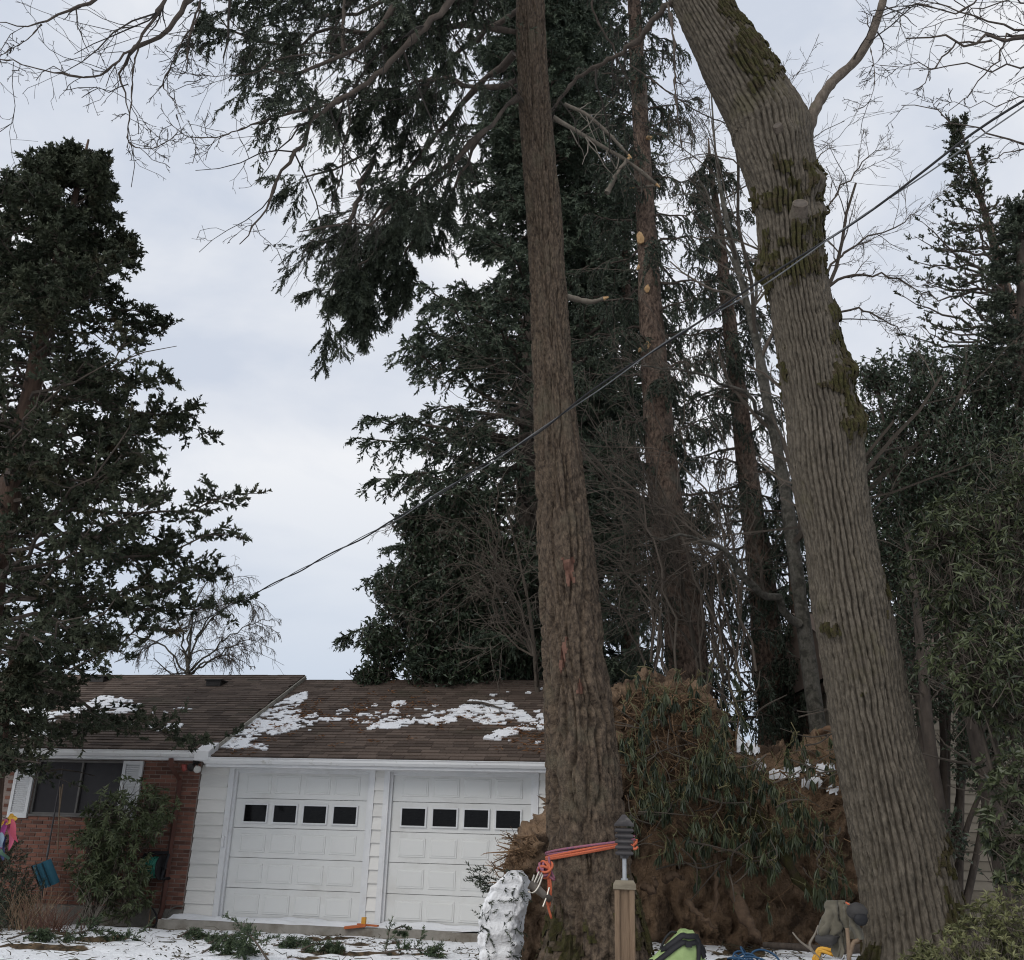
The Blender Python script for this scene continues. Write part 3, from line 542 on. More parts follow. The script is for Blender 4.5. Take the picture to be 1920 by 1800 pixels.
# snow lying on the roofs
def inpoly(x, y, poly):
    r = np.zeros(x.shape, bool); p = np.asarray(poly); q = np.roll(p, 1, 0)
    for (xi, yi), (xj, yj) in zip(p, q):
        r ^= ((yi > y) != (yj > y)) & (x < (xj-xi)*(y-yi)/(yj-yi+1e-12)+xi)
    return r
def roofsnow(name, label, polys, ye, ze, sl, th, seed, x0, x1, s1, spots=()):
    st = .03; xs = np.arange(x0, x1, st); ss = np.arange(.02, s1, st); X, Sx = np.meshgrid(xs, ss); q = np.stack([X, Sx, 0*X], -1)
    jx = X+.22*(fbm(q*np.array([3., 5, 1]), 4, seed)-.5); js = Sx+.30*(fbm(q*np.array([3.5, 6, 1]), 4, seed+3)-.5)
    row = np.floor(js/EX)*EX; js = js*.45+(row+EX*.5)*.55; M = np.zeros(X.shape, bool); ca, sn = math.cos(math.atan(sl)), math.sin(math.atan(sl))
    for po in polys:
        W = np.array([roofpt(a, b, ye, ze, sl) for a, b in po]); M |= inpoly(jx, js, np.c_[W[:, 0], (W[:, 1]-ye)/ca])
    for (a, b, r, dens) in spots:
        c = roofpt(a, b, ye, ze, sl); dd = np.hypot((X-c[0])/2.2, (Sx-(c[1]-ye)/ca)); M |= (dd < r) & (fbm(np.stack([X*4, np.floor(Sx/EX)*3.3+Sx*2, 0*X], -1), 3, seed+9) > dens+.25*(dd/r)**2)
    M &= fbm(q*np.array([9, 12, 1.]), 3, seed+5)+.8*(fbm(np.stack([X*1.7, np.floor(Sx/EX)*.8, 0*X], -1), 3, seed+6)-.5) > .44
    hgt = .032+th*fbm(q*6, 3, seed+1); y = ye+Sx*ca-sn*hgt; z = ze+Sx*sn+ca*hgt
    ny_, nx_ = X.shape; cell = M[:-1, :-1]; id_ = np.arange(ny_*nx_).reshape(ny_, nx_); f = np.stack([id_[:-1, :-1], id_[:-1, 1:], id_[1:, 1:], id_[1:, :-1]], -1)[cell]
    if len(f) == 0: return
    V_ = np.stack([X, y, z], -1).reshape(-1, 3); Vb = V_+np.array([0, sn, -ca])*hgt.reshape(-1, 1)
    pad = np.pad(cell, 1); mb = MB(); 
    sides = []
    for (di, dj, a_, b_) in ((-1, 0, 0, 1), (0, 1, 1, 2), (1, 0, 2, 3), (0, -1, 3, 0)):
        e = cell & ~pad[1+di:1+di+ny_-1, 1+dj:1+dj+nx_-1]; ff = np.stack([id_[:-1, :-1], id_[:-1, 1:], id_[1:, 1:], id_[1:, :-1]], -1)[e]; sides.append(np.stack([ff[:, a_], ff[:, a_]+ny_*nx_, ff[:, b_]+ny_*nx_, ff[:, b_]], -1))
    allf = np.vstack([f]+sides); us = np.unique(allf); remap = np.zeros(2*ny_*nx_, int); remap[us] = np.arange(len(us)); mb.add(np.vstack([V_, Vb])[us], remap[allf])
    o = build(name, mb, SNOW, None, smooth=False); o.location = HO; o.rotation_euler = (0, 0, YAW); tag(o, label, kind='stuff')
roofsnow('roof_snow', 'patches of old snow on the garage roof', [[(573, 1298), (580, 1303), (556, 1335), (566, 1368), (530, 1380), (490, 1384), (450, 1406), (398, 1408), (395, 1402), (440, 1368), (510, 1327)],
    [(765, 1358), (800, 1342), (850, 1332), (885, 1318), (940, 1315), (975, 1330), (985, 1342), (1030, 1346), (1030, 1356), (985, 1366), (960, 1388), (945, 1394), (908, 1389), (915, 1378), (990, 1360), (950, 1357), (905, 1362), (868, 1348), (830, 1362)], [(420, 1403), (502, 1400), (500, 1408), (430, 1409)], [(690, 1365), (735, 1345), (770, 1350), (775, 1362), (730, 1372), (690, 1370)], [(735, 1322), (758, 1320), (752, 1332), (735, 1330)], [(590, 1353), (620, 1350), (612, 1366), (588, 1366)]],
    GE, GZ0, GS, .03, 4, LX1+.03, 6.0, 4.3, [(715, 1352, .5, .58), (610, 1345, .5, .52), (700, 1340, .5, .55), (760, 1330, .4, .56), (990, 1395, .5, .68), (975, 1300, .4, .62), (880, 1350, .5, .6), (650, 1350, .5, .62), (560, 1360, .5, .56), (960, 1345, .6, .55), (1000, 1360, .5, .55)])
roofsnow('roof_snow', 'patches of old snow on the main roof behind the redwood branches', [[(120, 1335), (165, 1318), (195, 1308), (242, 1316), (262, 1332), (240, 1342), (190, 1347), (150, 1342)], [(265, 1368), (300, 1363), (352, 1360), (335, 1368), (318, 1376), (285, 1374)], [(-20, 1338), (60, 1330), (125, 1340), (90, 1362), (-20, 1372)], [(40, 1378), (80, 1362), (75, 1380)]],
    GE, LZ0, LS, .03, 14, -6.5, LX1-.1, 4.3, [(225, 1362, .4, .62), (310, 1338, .35, .62), (160, 1345, .7, .56), (40, 1370, .8, .56), (230, 1340, .6, .58)])
# snow drifted on the apron against the doors
X, Yy = np.meshgrid(np.arange(-.7, 6.0, .05), np.arange(-.62, .075, .035)); q = np.stack([X*2, Yy*5, 0*X], -1); hh = -.02+.10*fbm(q, 3, 31)-.03*sstep(-.25, -.6, Yy)+.02*sstep(-.3, 0, Yy)
for x0, x1 in ((-.64, .03), (2.41, 2.83), (5.21, 5.9)): hh = np.where((X > x0) & (X < x1) & (Yy > -.05), -.03, hh)
V = np.stack([X, Yy, hh], -1).reshape(-1, 3); ny, nx = X.shape; I = np.arange(ny-1)[:, None]*nx+np.arange(nx-1)[None]; F = np.stack([I, I+1, I+nx+1, I+nx], -1).reshape(-1, 4); mb = MB(); mb.add(V, F)
o = build('snow_drift', mb, SNOW, None, smooth=True); o.location = HO; o.rotation_euler = (0, 0, YAW); tag(o, 'thin snow lying on the apron against the garage doors', kind='stuff')
# needle litter and small twigs on the roofs
rng = np.random.default_rng(77); mb = MB(); ca, sn = math.cos(sa), math.sin(sa)
cx = []
for (px, py, n_, sx) in ((640, 1335, 160, 60), (760, 1335, 160, 70), (560, 1340, 120, 40), (430, 1405, 160, 60), (480, 1370, 120, 60), (900, 1350, 120, 70), (1000, 1400, 120, 40), (760, 1320, 100, 60), (850, 1380, 60, 120), (620, 1380, 60, 80), (980, 1380, 160, 30), (670, 1350, 120, 30)):
    for k in range(max(1, n_//9)):
        c = roofpt(px+rng.normal()*sx*.6, py+rng.normal()*14, GE, GZ0, GS)
        if LX1+.1 < c[0] < 6 and GE < c[1] < GR-.1: cx.append(np.c_[c[0]+rng.normal(size=7)*.05, c[1]+rng.normal(size=7)*.05])
cx = np.vstack(cx); P_ = np.stack([cx[:, 0], cx[:, 1]-sn*.05, GZ0+GS*(cx[:, 1]-GE)+ca*.045], -1); D_ = np.stack([rng.normal(size=len(P_)), rng.normal(size=len(P_))*ca, rng.normal(size=len(P_))*sn*.4], -1)
leaves(mb, P_, D_, .11, .022, rng); o = build('needle_litter', mb, NEEDLEL, None); o.location = HO; o.rotation_euler = (0, 0, YAW); tag(o, 'brown fallen needles lying on the garage shingles', kind='stuff')
# ================================================================== FOREGROUND FIR TRUNK (roped)
def cyl_uv(th, s, r0): return ((th-PI/2) % (2*PI))*r0, s
FIRL = [(-60, 966, 1017), (0, 968, 1022), (150, 970, 1030), (400, 985, 1055), (500, 990, 1060), (650, 996, 1073), (800, 1001, 1086), (1000, 1004, 1112), (1270, 1014, 1146), (1450, 1022, 1168), (1550, 1026, 1178), (1650, 1030, 1192), (1740, 1024, 1212), (1800, 1010, 1228), (1860, 985, 1255), (1900, 965, 1280)]
def edges(lst, Y):
    P, R = [], []
    for (y, a, b) in lst:
        A, B = at(a, y, Y), at(b, y, Y); P.append((A+B)/2); R.append(abs(np.dot(B-A, RT))/2)
    return np.array(P)[::-1], np.array(R)[::-1]
FP, FR = edges(FIRL, 10.5); FR = FR*.965
FP = np.vstack([FP, FP[-1]+(FP[-1]-FP[-3])*1.2, FP[-1]+(FP[-1]-FP[-3])*5.5]); FR = np.r_[FR, FR[-1]*.95, FR[-1]*.45]
fir = thing('fir_tree', 'tall fir with thick bare trunk tied with an orange rope', 'tree', FP[0])
def fir_fn(th, s, r):
    u, v = cyl_uv(th, s, .42); wq = np.stack([u*5, v*1.6, 0*u], -1); u2 = u+.10*(fbm(wq, 2, 61)-.5)
    a = np.abs(2*fbm(np.stack([u2*8.5, v*1.5, 0*u+3], -1), 2, 7)-1); b = np.abs(2*vn(np.stack([u2*17, v*4.5, 0*u+8], -1), 8)-1)
    f = fbm(np.stack([u*34, v*20, 0*u], -1), 3, 9)
    d = -.062*(1-sstep(0, .20, a))-.030*(1-sstep(0, .32, b))+.028*(f-.5)+.05*(fbm(np.stack([u*2.2, v*.6, 0*u], -1), 2, 10)-.5)
    low = sstep(2.2, .0, v); return (d*np.clip(r/.36, .45, 1.1))+low*.09*(fbm(np.stack([u*1.8, v*.35, 0*u], -1), 2, 12)-.45)*np.clip(1.2-v*.3, 0, 1)
V, Nn, F, BK = bark_trunk(FP, FR, 220, 760, fir_fn)
mb = MB(); mb.add(V, F); build('trunk', mb, FIRBARK, fir, smooth=True, uvw=BK)
def mossy(V, Nn, F, blobs, rise, seed, name, par, mt=MOSS, thr=.5, s=(13, 13, 9)):
    rows, na = V.shape[:2]; x, y = pxs(V); fac = (Nn@FW) < .35; mask = np.zeros((rows, na)); nz = fbm(V*np.array(s), 4, seed)
    for (bx, by, rx, ry) in blobs:
        mask = np.maximum(mask, np.clip(1.25-np.hypot((x-bx)/rx, (y-by)/ry), 0, 1))
    mk = (np.clip(mask*1.2, 0, 1)*.6+1.9*(nz-.5) > thr-.20) & fac & (mask > 0); k = (mk[:-1]&mk[1:]); k = k & np.roll(k, -1, 1)
    f = F.reshape(rows-1, na, 4)[k]
    if len(f) == 0: return
    W = V+Nn*(.006+rise*fbm(V*38, 3, seed+1)+rise*np.clip(nz-.4, 0, 1)*2.5)[..., None]
    us = np.unique(f); rm = np.zeros(rows*na, int); rm[us] = np.arange(len(us)); mb = MB(); mb.add(W.reshape(-1, 3)[us], rm[f]); build(name, mb, mt, par, kind='stuff')
mossy(V, Nn, F, [(1070, 1790, 60, 60), (1190, 1730, 50, 90), (1040, 1740, 30, 40), (1210, 1660, 20, 80)], .02, 71, 'moss', fir, thr=.55)
REDB = mat('torn_bark', (.10, .050, .036), (.17, .09, .065), 14, rough=.9)
mossy(V, Nn, F, [(1070, 1060, 16, 34), (1058, 1230, 9, 40), (1085, 1290, 10, 30)], .006, 72, 'torn_bark', fir, REDB, thr=.53)
limbs = [[(968, 60, 10.5), (880, 48, 10.2), (780, 55, 10), (680, 58, 9.8), (620, 55, 9.7), (560, 85, 9.6), (510, 78, 9.5), (440, 60, 9.4), (400, 22, 9.3)],
    [(970, 185, 10.4), (900, 255, 10.0), (850, 300, 9.9), (790, 340, 9.8), (730, 390, 9.7), (690, 420, 9.6), (620, 425, 9.5), (565, 440, 9.5)],
    [(960, -200, 10.6), (880, -60, 11), (800, 40, 11.4), (720, 120, 11.6), (660, 180, 11.7), (610, 195, 11.8), (560, 185, 11.8)],
    [(960, -190, 10.6), (800, -70, 9.6), (650, -30, 9), (520, -10, 8.8), (410, 0, 8.7)],
    [(968, 150, 10.6), (900, 165, 10.9), (830, 150, 11.3), (760, 160, 11.6), (690, 190, 11.8), (640, 215, 11.9)],
    [(970, 20, 11), (850, 110, 12), (760, 200, 12.5), (690, 280, 12.8), (620, 315, 13), (560, 330, 13)],
    [(965, 100, 11.), (860, 200, 12), (760, 330, 12.6), (690, 420, 13), (640, 450, 13.1), (575, 452, 13.1)],
    [(845, 305, 9.9), (790, 380, 10.2), (730, 440, 10.5), (680, 500, 10.7), (640, 540, 10.8), (600, 550, 10.9)],
    [(790, 340, 9.8), (755, 400, 10.6), (720, 470, 11), (690, 540, 11.2), (668, 600, 11.3)],
    [(905, 250, 10), (860, 330, 10.6), (800, 420, 11), (760, 480, 11.2), (735, 560, 11.3)],
    [(960, -230, 10.6), (900, -120, 9.8), (800, -60, 9.2), (740, 20, 8.9), (680, 90, 8.8), (620, 120, 8.7), (540, 140, 8.7), (480, 120, 8.7)],
    [(960, -260, 10.6), (900, -140, 12), (780, -40, 13), (690, 20, 13.4), (600, 30, 13.6), (520, 40, 13.7), (460, 80, 13.7)],
    [(960, -190, 10.4), (930, -80, 9.7), (880, -20, 9.4), (830, 10, 9.2), (790, 60, 9.1)],
    [(700, 300, 12.7), (660, 400, 12.3), (640, 480, 12), (620, 570, 12), (615, 610, 12)]]
rng = np.random.default_rng(11); LP = np.stack([resample(pts(q), 16) for q in limbs])
lens = np.linalg.norm(np.diff(LP, axis=1), axis=2).sum(1); LR = (.008+.009*lens)[:, None]*np.linspace(1, .18, 16)[None]
LP[:, 1:] += rng.normal(size=LP[:, 1:].shape)*.025
lm = MB(); 
for q in range(len(LP)):
    b_ = MB(); b_.tubes(LP[q], LR[q]*(1+.2*rng.normal(size=16)), 7); build('limb', b_, DARKBARK, fir, smooth=True)
S1, R1 = grow(LP, LR, 30, rng, (.28, 1), .21, .22, .9, .3, 6, (0, 0, -.55), .13, .5, .35, .35)
S2, R2 = grow(S1, R1, 7, rng, (.15, 1), .46, .3, .8, .3, 4, (0, 0, -1.0), .12, .6, .4, .4)
lm.tubes(S1, np.maximum(R1*.6, .003), 4, rng.uniform(0, 1, len(S1))); lm.tubes(S2, np.maximum(R2*.5, .0018), 3, rng.uniform(0, 1, len(S2)), cap=False); build('twig', lm, TWIGD, fir, kind='stuff')
fm = MB(); av1 = rng.beta(1.5, 1.8, len(S1)); patchy = vn(S1[:, 2]*2.4, 44) > .36
for SS, q, av, kp in ((S1, 8, av1, patchy), (S2, 8, np.repeat(av1, 7), np.repeat(patchy, 7))):
    SS, av = SS[kp], av[kp]; B, D, T = along(SS, q, rng, .1); sd_ = nrm(np.cross(D, [0, 0, 1.])+1e-6)*rng.choice([-1., 1], len(B))[:, None]
    dd = D+sd_*rng.uniform(.2, .9, (len(B), 1))+rng.normal(size=B.shape)*.25+np.array([0, 0, -.6]); shoots(fm, B, dd, .115*rng.uniform(.6, 1.3, len(B)), 12, .056, .017, rng, .66, np.clip(np.repeat(av, q)+rng.normal(size=len(B))*.12, 0, 1))
build('crown', fm, FIRLEAF, fir, kind='stuff')

# ================================================================== MAPLE
MAPL = [(-160, 1190, 1290), (-60, 1232, 1328), (0, 1262, 1358), (60, 1290, 1398), (117, 1317, 1441), (194, 1356, 1490), (241, 1373, 1520), (280, 1385, 1522), (331, 1404, 1530), (389, 1420, 1534), (467, 1424, 1542), (544, 1439, 1554), (661, 1457, 1578), (740, 1468, 1596), (800, 1480, 1608), (900, 1489, 1622), (1000, 1508, 1637), (1067, 1515, 1650), (1133, 1523, 1665), (1266, 1546, 1692), (1400, 1568, 1719), (1533, 1592, 1757), (1667, 1614, 1790), (1755, 1622, 1815), (1820, 1610, 1850), (1900, 1580, 1900)]
MP, MR = edges(MAPL, 10.0)
maple = thing('maple_tree', 'big leaning bare maple with mossy ridged trunk and twiggy boughs overhead', 'tree', MP[0])
BUR = [(1532, 340, .055, 26), (1610, 795, .05, 40), (1540, 395, .04, 22), (1590, 695, .05, 30), (1432, 508, .05, 34), (1560, 590, .03, 24), (1560, 1175, .045, 26), (1548, 1130, .03, 22), (1480, 250, .05, 26), (1500, 420, .05, 30), (1620, 1300, .025, 14), (1590, 1310, .02, 12), (1700, 1640, .03, 26), (1635, 850, .03, 30), (1430, 380, .03, 26), (1490, 820, .015, 50), (1560, 830, .02, 40), (1612, 1110, .025, 14), (1680, 1450, .03, 22)]
def map_fn(th, s, r):
    u, v = cyl_uv(th, s, .36); wq = np.stack([u*4, v*1.1, 0*u], -1); u2 = u+.05*(fbm(wq, 2, 161)-.5)
    a = np.abs(np.sin(21.0*(u/.36)+3.2*(fbm(np.stack([u*2.6, v*.7, 0*u+3], -1), 2, 107)-.5)+1.0*(vn(np.stack([u*12, v*7, 0*u], -1), 117)-.5)))*np.clip(.72+.6*vn(np.stack([u*9, v*9, 0*u+5], -1), 118), 0, 1.1); b = np.abs(2*vn(np.stack([u2*30, v*3, 0*u+8], -1), 108)-1)
    f = fbm(np.stack([u*40, v*16, 0*u], -1), 2, 109)
    return (-.055*(1-sstep(0, .62, a))-.014*(1-sstep(0, .30, b))+.020*(f-.5))*np.clip(r/.3, .6, 1.2)+.045*(fbm(np.stack([u*1.5, v*.8, 0*u], -1), 2, 110)-.5)+sstep(1.4, 0, v)*.10*(fbm(np.stack([u*2.0, v*.3, 0*u], -1), 2, 112)-.45)
V, Nn, F, BK = bark_trunk(MP, MR, 340, 620, map_fn)
x, y = pxs(V)
for (bx, by, am, rad) in BUR:
    g = np.exp(-((x-bx)**2+((y-by)*.85)**2)/(rad*.62)**2); g = np.where((Nn@FW) < .5, g, 0); V = V+Nn*(g*am*1.5)[..., None]
mb = MB(); mb.add(V, F); build('trunk', mb, MAPLEBARK, maple, smooth=True, uvw=BK)
mossy(V, Nn, F, [(1385, 20, 34, 60), (1405, 90, 34, 55), (1428, 140, 34, 50), (1370, 0, 25, 30), (1340, -30, 30, 30)], .022, 81, 'moss', maple, thr=.44)
mossy(V, Nn, F, [(1480, 370, 60, 34), (1440, 380, 34, 26), (1520, 330, 22, 34), (1528, 420, 24, 40), (1500, 430, 24, 20), (1470, 500, 60, 34), (1530, 500, 26, 26), (1435, 520, 20, 34), (1490, 460, 50, 16), (1470, 310, 25, 20)], .022, 82, 'moss', maple, thr=.53)
mossy(V, Nn, F, [(1590, 700, 30, 34), (1600, 780, 30, 50), (1575, 640, 20, 40), (1565, 720, 30, 24), (1560, 580, 16, 30), (1472, 690, 10, 60), (1436, 470, 10, 60), (1440, 600, 8, 60)], .022, 83, 'moss', maple, thr=.53)
mossy(V, Nn, F, [(1562, 1180, 24, 16), (1622, 1302, 9, 9), (1790, 1730, 26, 60), (1660, 1060, 8, 90), (1770, 1640, 16, 70), (1640, 1790, 30, 30)], .016, 84, 'moss', maple, thr=.53)
KN = mat('cut_wood', (.06, .05, .042), (.125, .105, .088), 20, rough=.9)
def stub(px, py, Y, d, ln, r0, lb, mt=MAPLELIMB):
    c = at(px, py, Y); d = nrm(np.array(d, float)); P_ = np.array([c-d*.12, c, c+d*ln*.6, c+d*ln]); b_ = MB(); b_.tubes(P_, np.array([r0*1.4, r0*1.15, r0, r0*.95]), 14); k_ = build('knot', b_, mt, maple, smooth=False, label=lb)
    b_ = MB(); e = P_[-1]+d*.002; b_.tubes(np.array([e-d*.01, e]), np.array([r0*.9, r0*.8]), 14); build('cut_face', b_, KN, k_)
stub(1498, 400, 9.62, (-.1, -.8, .35), .13, .09, 'large sawn branch knot'); stub(1462, 248, 9.6, (-.4, -.7, .3), .10, .055, 'small sawn knot below the fork')
rng = np.random.default_rng(21)
def knobby(P, R, n, amp, seed):
    Q, q = resample(P, n, R); r_ = np.random.default_rng(seed); k = r_.uniform(0, 1, n)**4; return Q, q*(1+amp*k)
mains = []
def bough(lst, r0, r1, n=36, amp=.9, Y=None, seed=0, mt=DARKBARK, k=7):
    Q, q = knobby(pts(lst, Y), np.linspace(r0*.56, r1*.75, len(lst)), n, amp*1.5, seed); Q[1:-1] += np.random.default_rng(seed+1).normal(size=(n-2, 3))*min(r0*.25, .012)
    b_ = MB(); b_.tubes(Q, q, k); build('branch', b_, mt, maple, smooth=True); Z, z = resample(Q, 16, q); mains.append((Z, z)); return Z
# fork limb on the right and limb crossing to the left
b_ = MB(); Q, q = resample(pts([(1490, 290, 9.95), (1512, 248, 9.9), (1528, 205, 9.85), (1560, 155, 9.8), (1600, 118, 9.7), (1628, 78, 9.6), (1643, 40, 9.5), (1656, 0, 9.4), (1668, -60, 9.3), (1660, -160, 9.2)]), 60, np.array([.11, .085, .066, .06, .056, .053, .05, .047, .042, .03])); b_.tubes(Q, q*(1+.12*rng.uniform(-1, 1, 60)), 12); build('branch', b_, MAPLELIMB, maple, smooth=True); Z, z = resample(Q, 16, q); mains.append((Z, z*.4))
bough([(1275, -20, 10), (1240, 20, 10.1), (1205, 66, 10.3), (1170, 95, 10.5), (1130, 118, 10.7), (1080, 150, 10.9), (1040, 200, 11), (1010, 240, 11)], .075, .02, seed=31, amp=.3)
bough([(1252, 10, 9.9), (1258, 40, 9.7), (1265, 100, 9.6), (1266, 160, 9.6), (1272, 230, 9.6), (1280, 285, 9.6)], .026, .006, seed=32, amp=1.2)
# boughs that leave the trunk above the frame and come down into it at upper left
TOPA = (1210, -140, 10.1)
bough([TOPA, (1100, -260, 9.4), (950, -120, 8.9), (848, 0, 8.8), (770, 78, 8.8), (688, 156, 8.8), (600, 212, 8.8), (583, 235, 8.8), (556, 288, 8.8), (522, 335, 8.8), (499, 391, 8.8), (472, 424, 8.8), (449, 458, 8.8)], .075, .005, 70, .55, seed=33)
bough([(640, 190, 8.8), (583, 204, 8.8), (502, 225, 8.8), (446, 244, 8.8), (408, 257, 8.8), (350, 254, 8.8), (312, 226, 8.8)], .018, .004, seed=34)
bough([TOPA, (1000, -420, 8.8), (700, -300, 8.2), (470, -120, 8), (353, 0, 7.9), (341, 26, 7.9), (321, 50, 7.9), (292, 73, 7.9), (262, 86, 7.9), (242, 105, 7.9), (230, 131, 7.9), (228, 160, 7.9), (232, 181, 7.9), (243, 214, 7.9)], .07, .006, 80, .7, seed=35)
bough([(470, -120, 8), (370, -70, 7.8), (315, 0, 7.7), (292, 29, 7.7), (271, 58, 7.7), (257, 85, 7.7), (222, 114, 7.7), (187, 140, 7.7), (146, 143, 7.7), (73, 128, 7.7), (0, 110, 7.7), (-60, 105, 7.7)], .034, .004, 50, .7, seed=36)
bough([(260, 87, 7.9), (252, 115, 7.9), (248, 150, 7.9), (245, 204, 7.9), (239, 248, 7.9), (242, 265, 7.9), (256, 277, 7.9), (297, 274, 7.9), (335, 248, 7.9), (350, 232, 7.9)], .014, .003, seed=37)
bough([(470, -120, 8), (400, -50, 8.1), (376, 3, 8.1), (362, 44, 8.1), (344, 73, 8.1), (330, 102, 8.1), (316, 131, 8.1), (306, 163, 8.1), (327, 190, 8.1), (344, 230, 8.1)], .022, .003, 50, 1.1, seed=38)
bough([(376, 20, 8.1), (358, 60, 8.1), (352, 82, 8.1), (352, 120, 8.1)], .012, .008, 24, 1.6, seed=39)
bough([(700, -300, 8.2), (400, -180, 7.7), (240, -60, 7.5), (181, 0, 7.4), (157, 3, 7.4), (117, 28, 7.4), (73, 46, 7.4), (44, 50, 7.4), (-10, 42, 7.4)], .045, .004, 50, .9, seed=40)
bough([(78, 46, 7.4), (52, 73, 7.4), (23, 91, 7.4), (-5, 108, 7.4)], .009, .003, 20, seed=41)
bough([(688, 120, 8.9), (610, 100, 8.8), (519, 111, 8.6), (484, 134, 8.5), (432, 143, 8.4), (365, 140, 8.3), (318, 124, 8.2)], .013, .003, seed=42)
bough([(730, -40, 8.9), (648, -60, 8.6), (645, 0, 8.6), (644, 60, 8.6), (645, 95, 8.6)], .03, .022, 26, .3, seed=43)
bough([(1005, 240, 11), (960, 160, 10.0), (905, 150, 9.7), (850, 155, 9.6), (795, 160, 9.5)], .016, .004, seed=44)
bough([(1210, -140, 10.1), (1150, -60, 10.6), (1110, 10, 10.8), (1150, 90, 11), (1180, 160, 11.2), (1210, 240, 11.3), (1300, 270, 11.4)], .03, .006, seed=45, amp=.4)
bough([(1180, 120, 10.9), (1250, 170, 10.9), (1310, 210, 11), (1370, 235, 11.1)], .02, .008, seed=46, amp=.4)
bough([(1628, 78, 9.6), (1636, 110, 9.4), (1640, 150, 9.3), (1630, 190, 9.3), (1610, 205, 9.3)], .008, .003, 20, 1.2, seed=47)
bough([(1660, -100, 9.2), (1800, -140, 8.8), (1860, -60, 8.5), (1806, 20, 8.4), (1721, 8, 8.4), (1650, 20, 8.4)], .03, .004, seed=48)
ZP = np.stack([a for a, b in mains]); ZR = np.stack([b for a, b in mains])
T1, t1 = grow(ZP, ZR, 17, rng, (.38, 1), .15, .5, .9, .3, 6, (0, 0, -.12), .20, .5, .4, .3); k = inview(T1[:, 2], 100, 150); T1, t1 = T1[k], t1[k]
k = np.linalg.norm(T1[:, -1]-T1[:, 0], axis=1) < 1.5; T1, t1 = T1[k], t1[k]
T2, t2 = grow(T1, t1, 4, rng, (.2, 1), .42, .4, .9, .3, 5, (0, 0, .1), .24, .6, .5, .3); T3, t3 = grow(T2, t2, 2, rng, (.3, 1), .35, .4, .8, .3, 3, (0, 0, .1), .2, .7, .6)
mb = MB(); mb.tubes(T1, np.maximum(t1, .0036), 4, rng.uniform(0, 1, len(T1))); mb.tubes(T2, np.maximum(t2, .0026), 3, rng.uniform(0, 1, len(T2)), cap=False); mb.tubes(T3, np.maximum(t3, .0020), 3, rng.uniform(0, 1, len(T3)), cap=False)
build('twig', mb, TWIGD, maple, kind='stuff')

# ================================================================== BARE TREES
def bare_tree(name, label, trunk, stems, mt, tw, seed, nc=(10, 5, 3), ln=(.3, .45, .45), ang=.8, bias=(0, 0, .1), bias2=None, minr=(.005, .0035, .0026), t0=.25, group=None, cat='tree', wig=.14, sep=True):
    rng = np.random.default_rng(seed); P, R = resample(np.array(trunk[0]), 40, np.array(trunk[1])); T = thing(name, label, cat, P[0], group); b_ = MB(); b_.tubes(P, R*(1+.08*rng.normal(size=40)), 10); build('trunk', b_, mt, T, smooth=True)
    Ps, Rs = [resample(P, 16)], [np.interp(np.linspace(0, 1, 16), np.linspace(0, 1, 40), R)]
    for (p, r) in stems:
        Q, q = resample(np.array(p), 16, np.array(r)); Q[1:] += rng.normal(size=Q[1:].shape)*.012*np.linalg.norm(Q[-1]-Q[0]); b_ = MB(); b_.tubes(Q, q, 6); build('branch', b_, mt, T, smooth=True); Ps.append(Q); Rs.append(q)
    Ps, Rs = np.stack(Ps), np.stack(Rs); b_ = MB(); cur, cr_ = Ps, Rs
    for lv in range(len(nc)):
        cur, cr_ = grow(cur, cr_, nc[lv], rng, (t0 if lv == 0 else .15, 1), ln[lv], .4, ang, .3, 7 if lv == 0 else 5, bias if (lv == 0 or bias2 is None) else bias2, wig, .5, .4, .45)
        k = inview(cur[:, -1], 150, 150); cur, cr_ = cur[k], cr_[k]; b_.tubes(cur, np.maximum(cr_, minr[lv]), 4 if lv == 0 else 3, rng.uniform(0, 1, len(cur)), cap=False)
    build('twig', b_, tw, T, kind='stuff'); return T
# tree whose twigs come in from the right, its trunk just out of the frame
stm = [([(2120, 100), (2000, 60), (1920, 70), (1842, 76), (1776, 78), (1713, 66)], .03), ([(2150, 140), (2000, 122), (1920, 117), (1830, 119), (1764, 124), (1651, 122)], .015), ([(1860, 76), (1795, 80), (1760, 117), (1737, 148), (1717, 168)], .012), ([(1920, 66), (1884, 74), (1869, 124), (1822, 167), (1778, 220)], .012),
    ([(2140, 330), (2000, 285), (1920, 264), (1861, 251), (1783, 233), (1682, 200)], .016), ([(2140, 220), (2000, 190), (1920, 186), (1842, 197), (1772, 193)], .01), ([(2000, 285), (1920, 277), (1838, 308), (1800, 330)], .008), ([(2120, 40), (2000, 60), (1900, 50), (1806, 23), (1721, 0)], .02), ([(2100, -40), (1950, 10), (1880, 0), (1800, 30), (1720, 50)], .012), ([(1783, 233), (1757, 205), (1740, 185), (1690, 170)], .005)]
bare_tree('bare_tree', 'bare knobby branches reaching in from beyond the right edge of the photo', (pts([(2260, 1500, 8.5), (2200, 700, 8.5), (2140, 150, 8.5), (2080, -150, 8.5)]), [.16, .13, .08, .04]), [(pts(a, 8.3), np.linspace(r, r*.25, len(a))) for a, r in stm], DARKBARK, TWIGD, 51, (9, 3, 2), (.16, .4, .4), bias=(0, 0, -.05), minr=(.0034, .0025, .002), t0=.2)
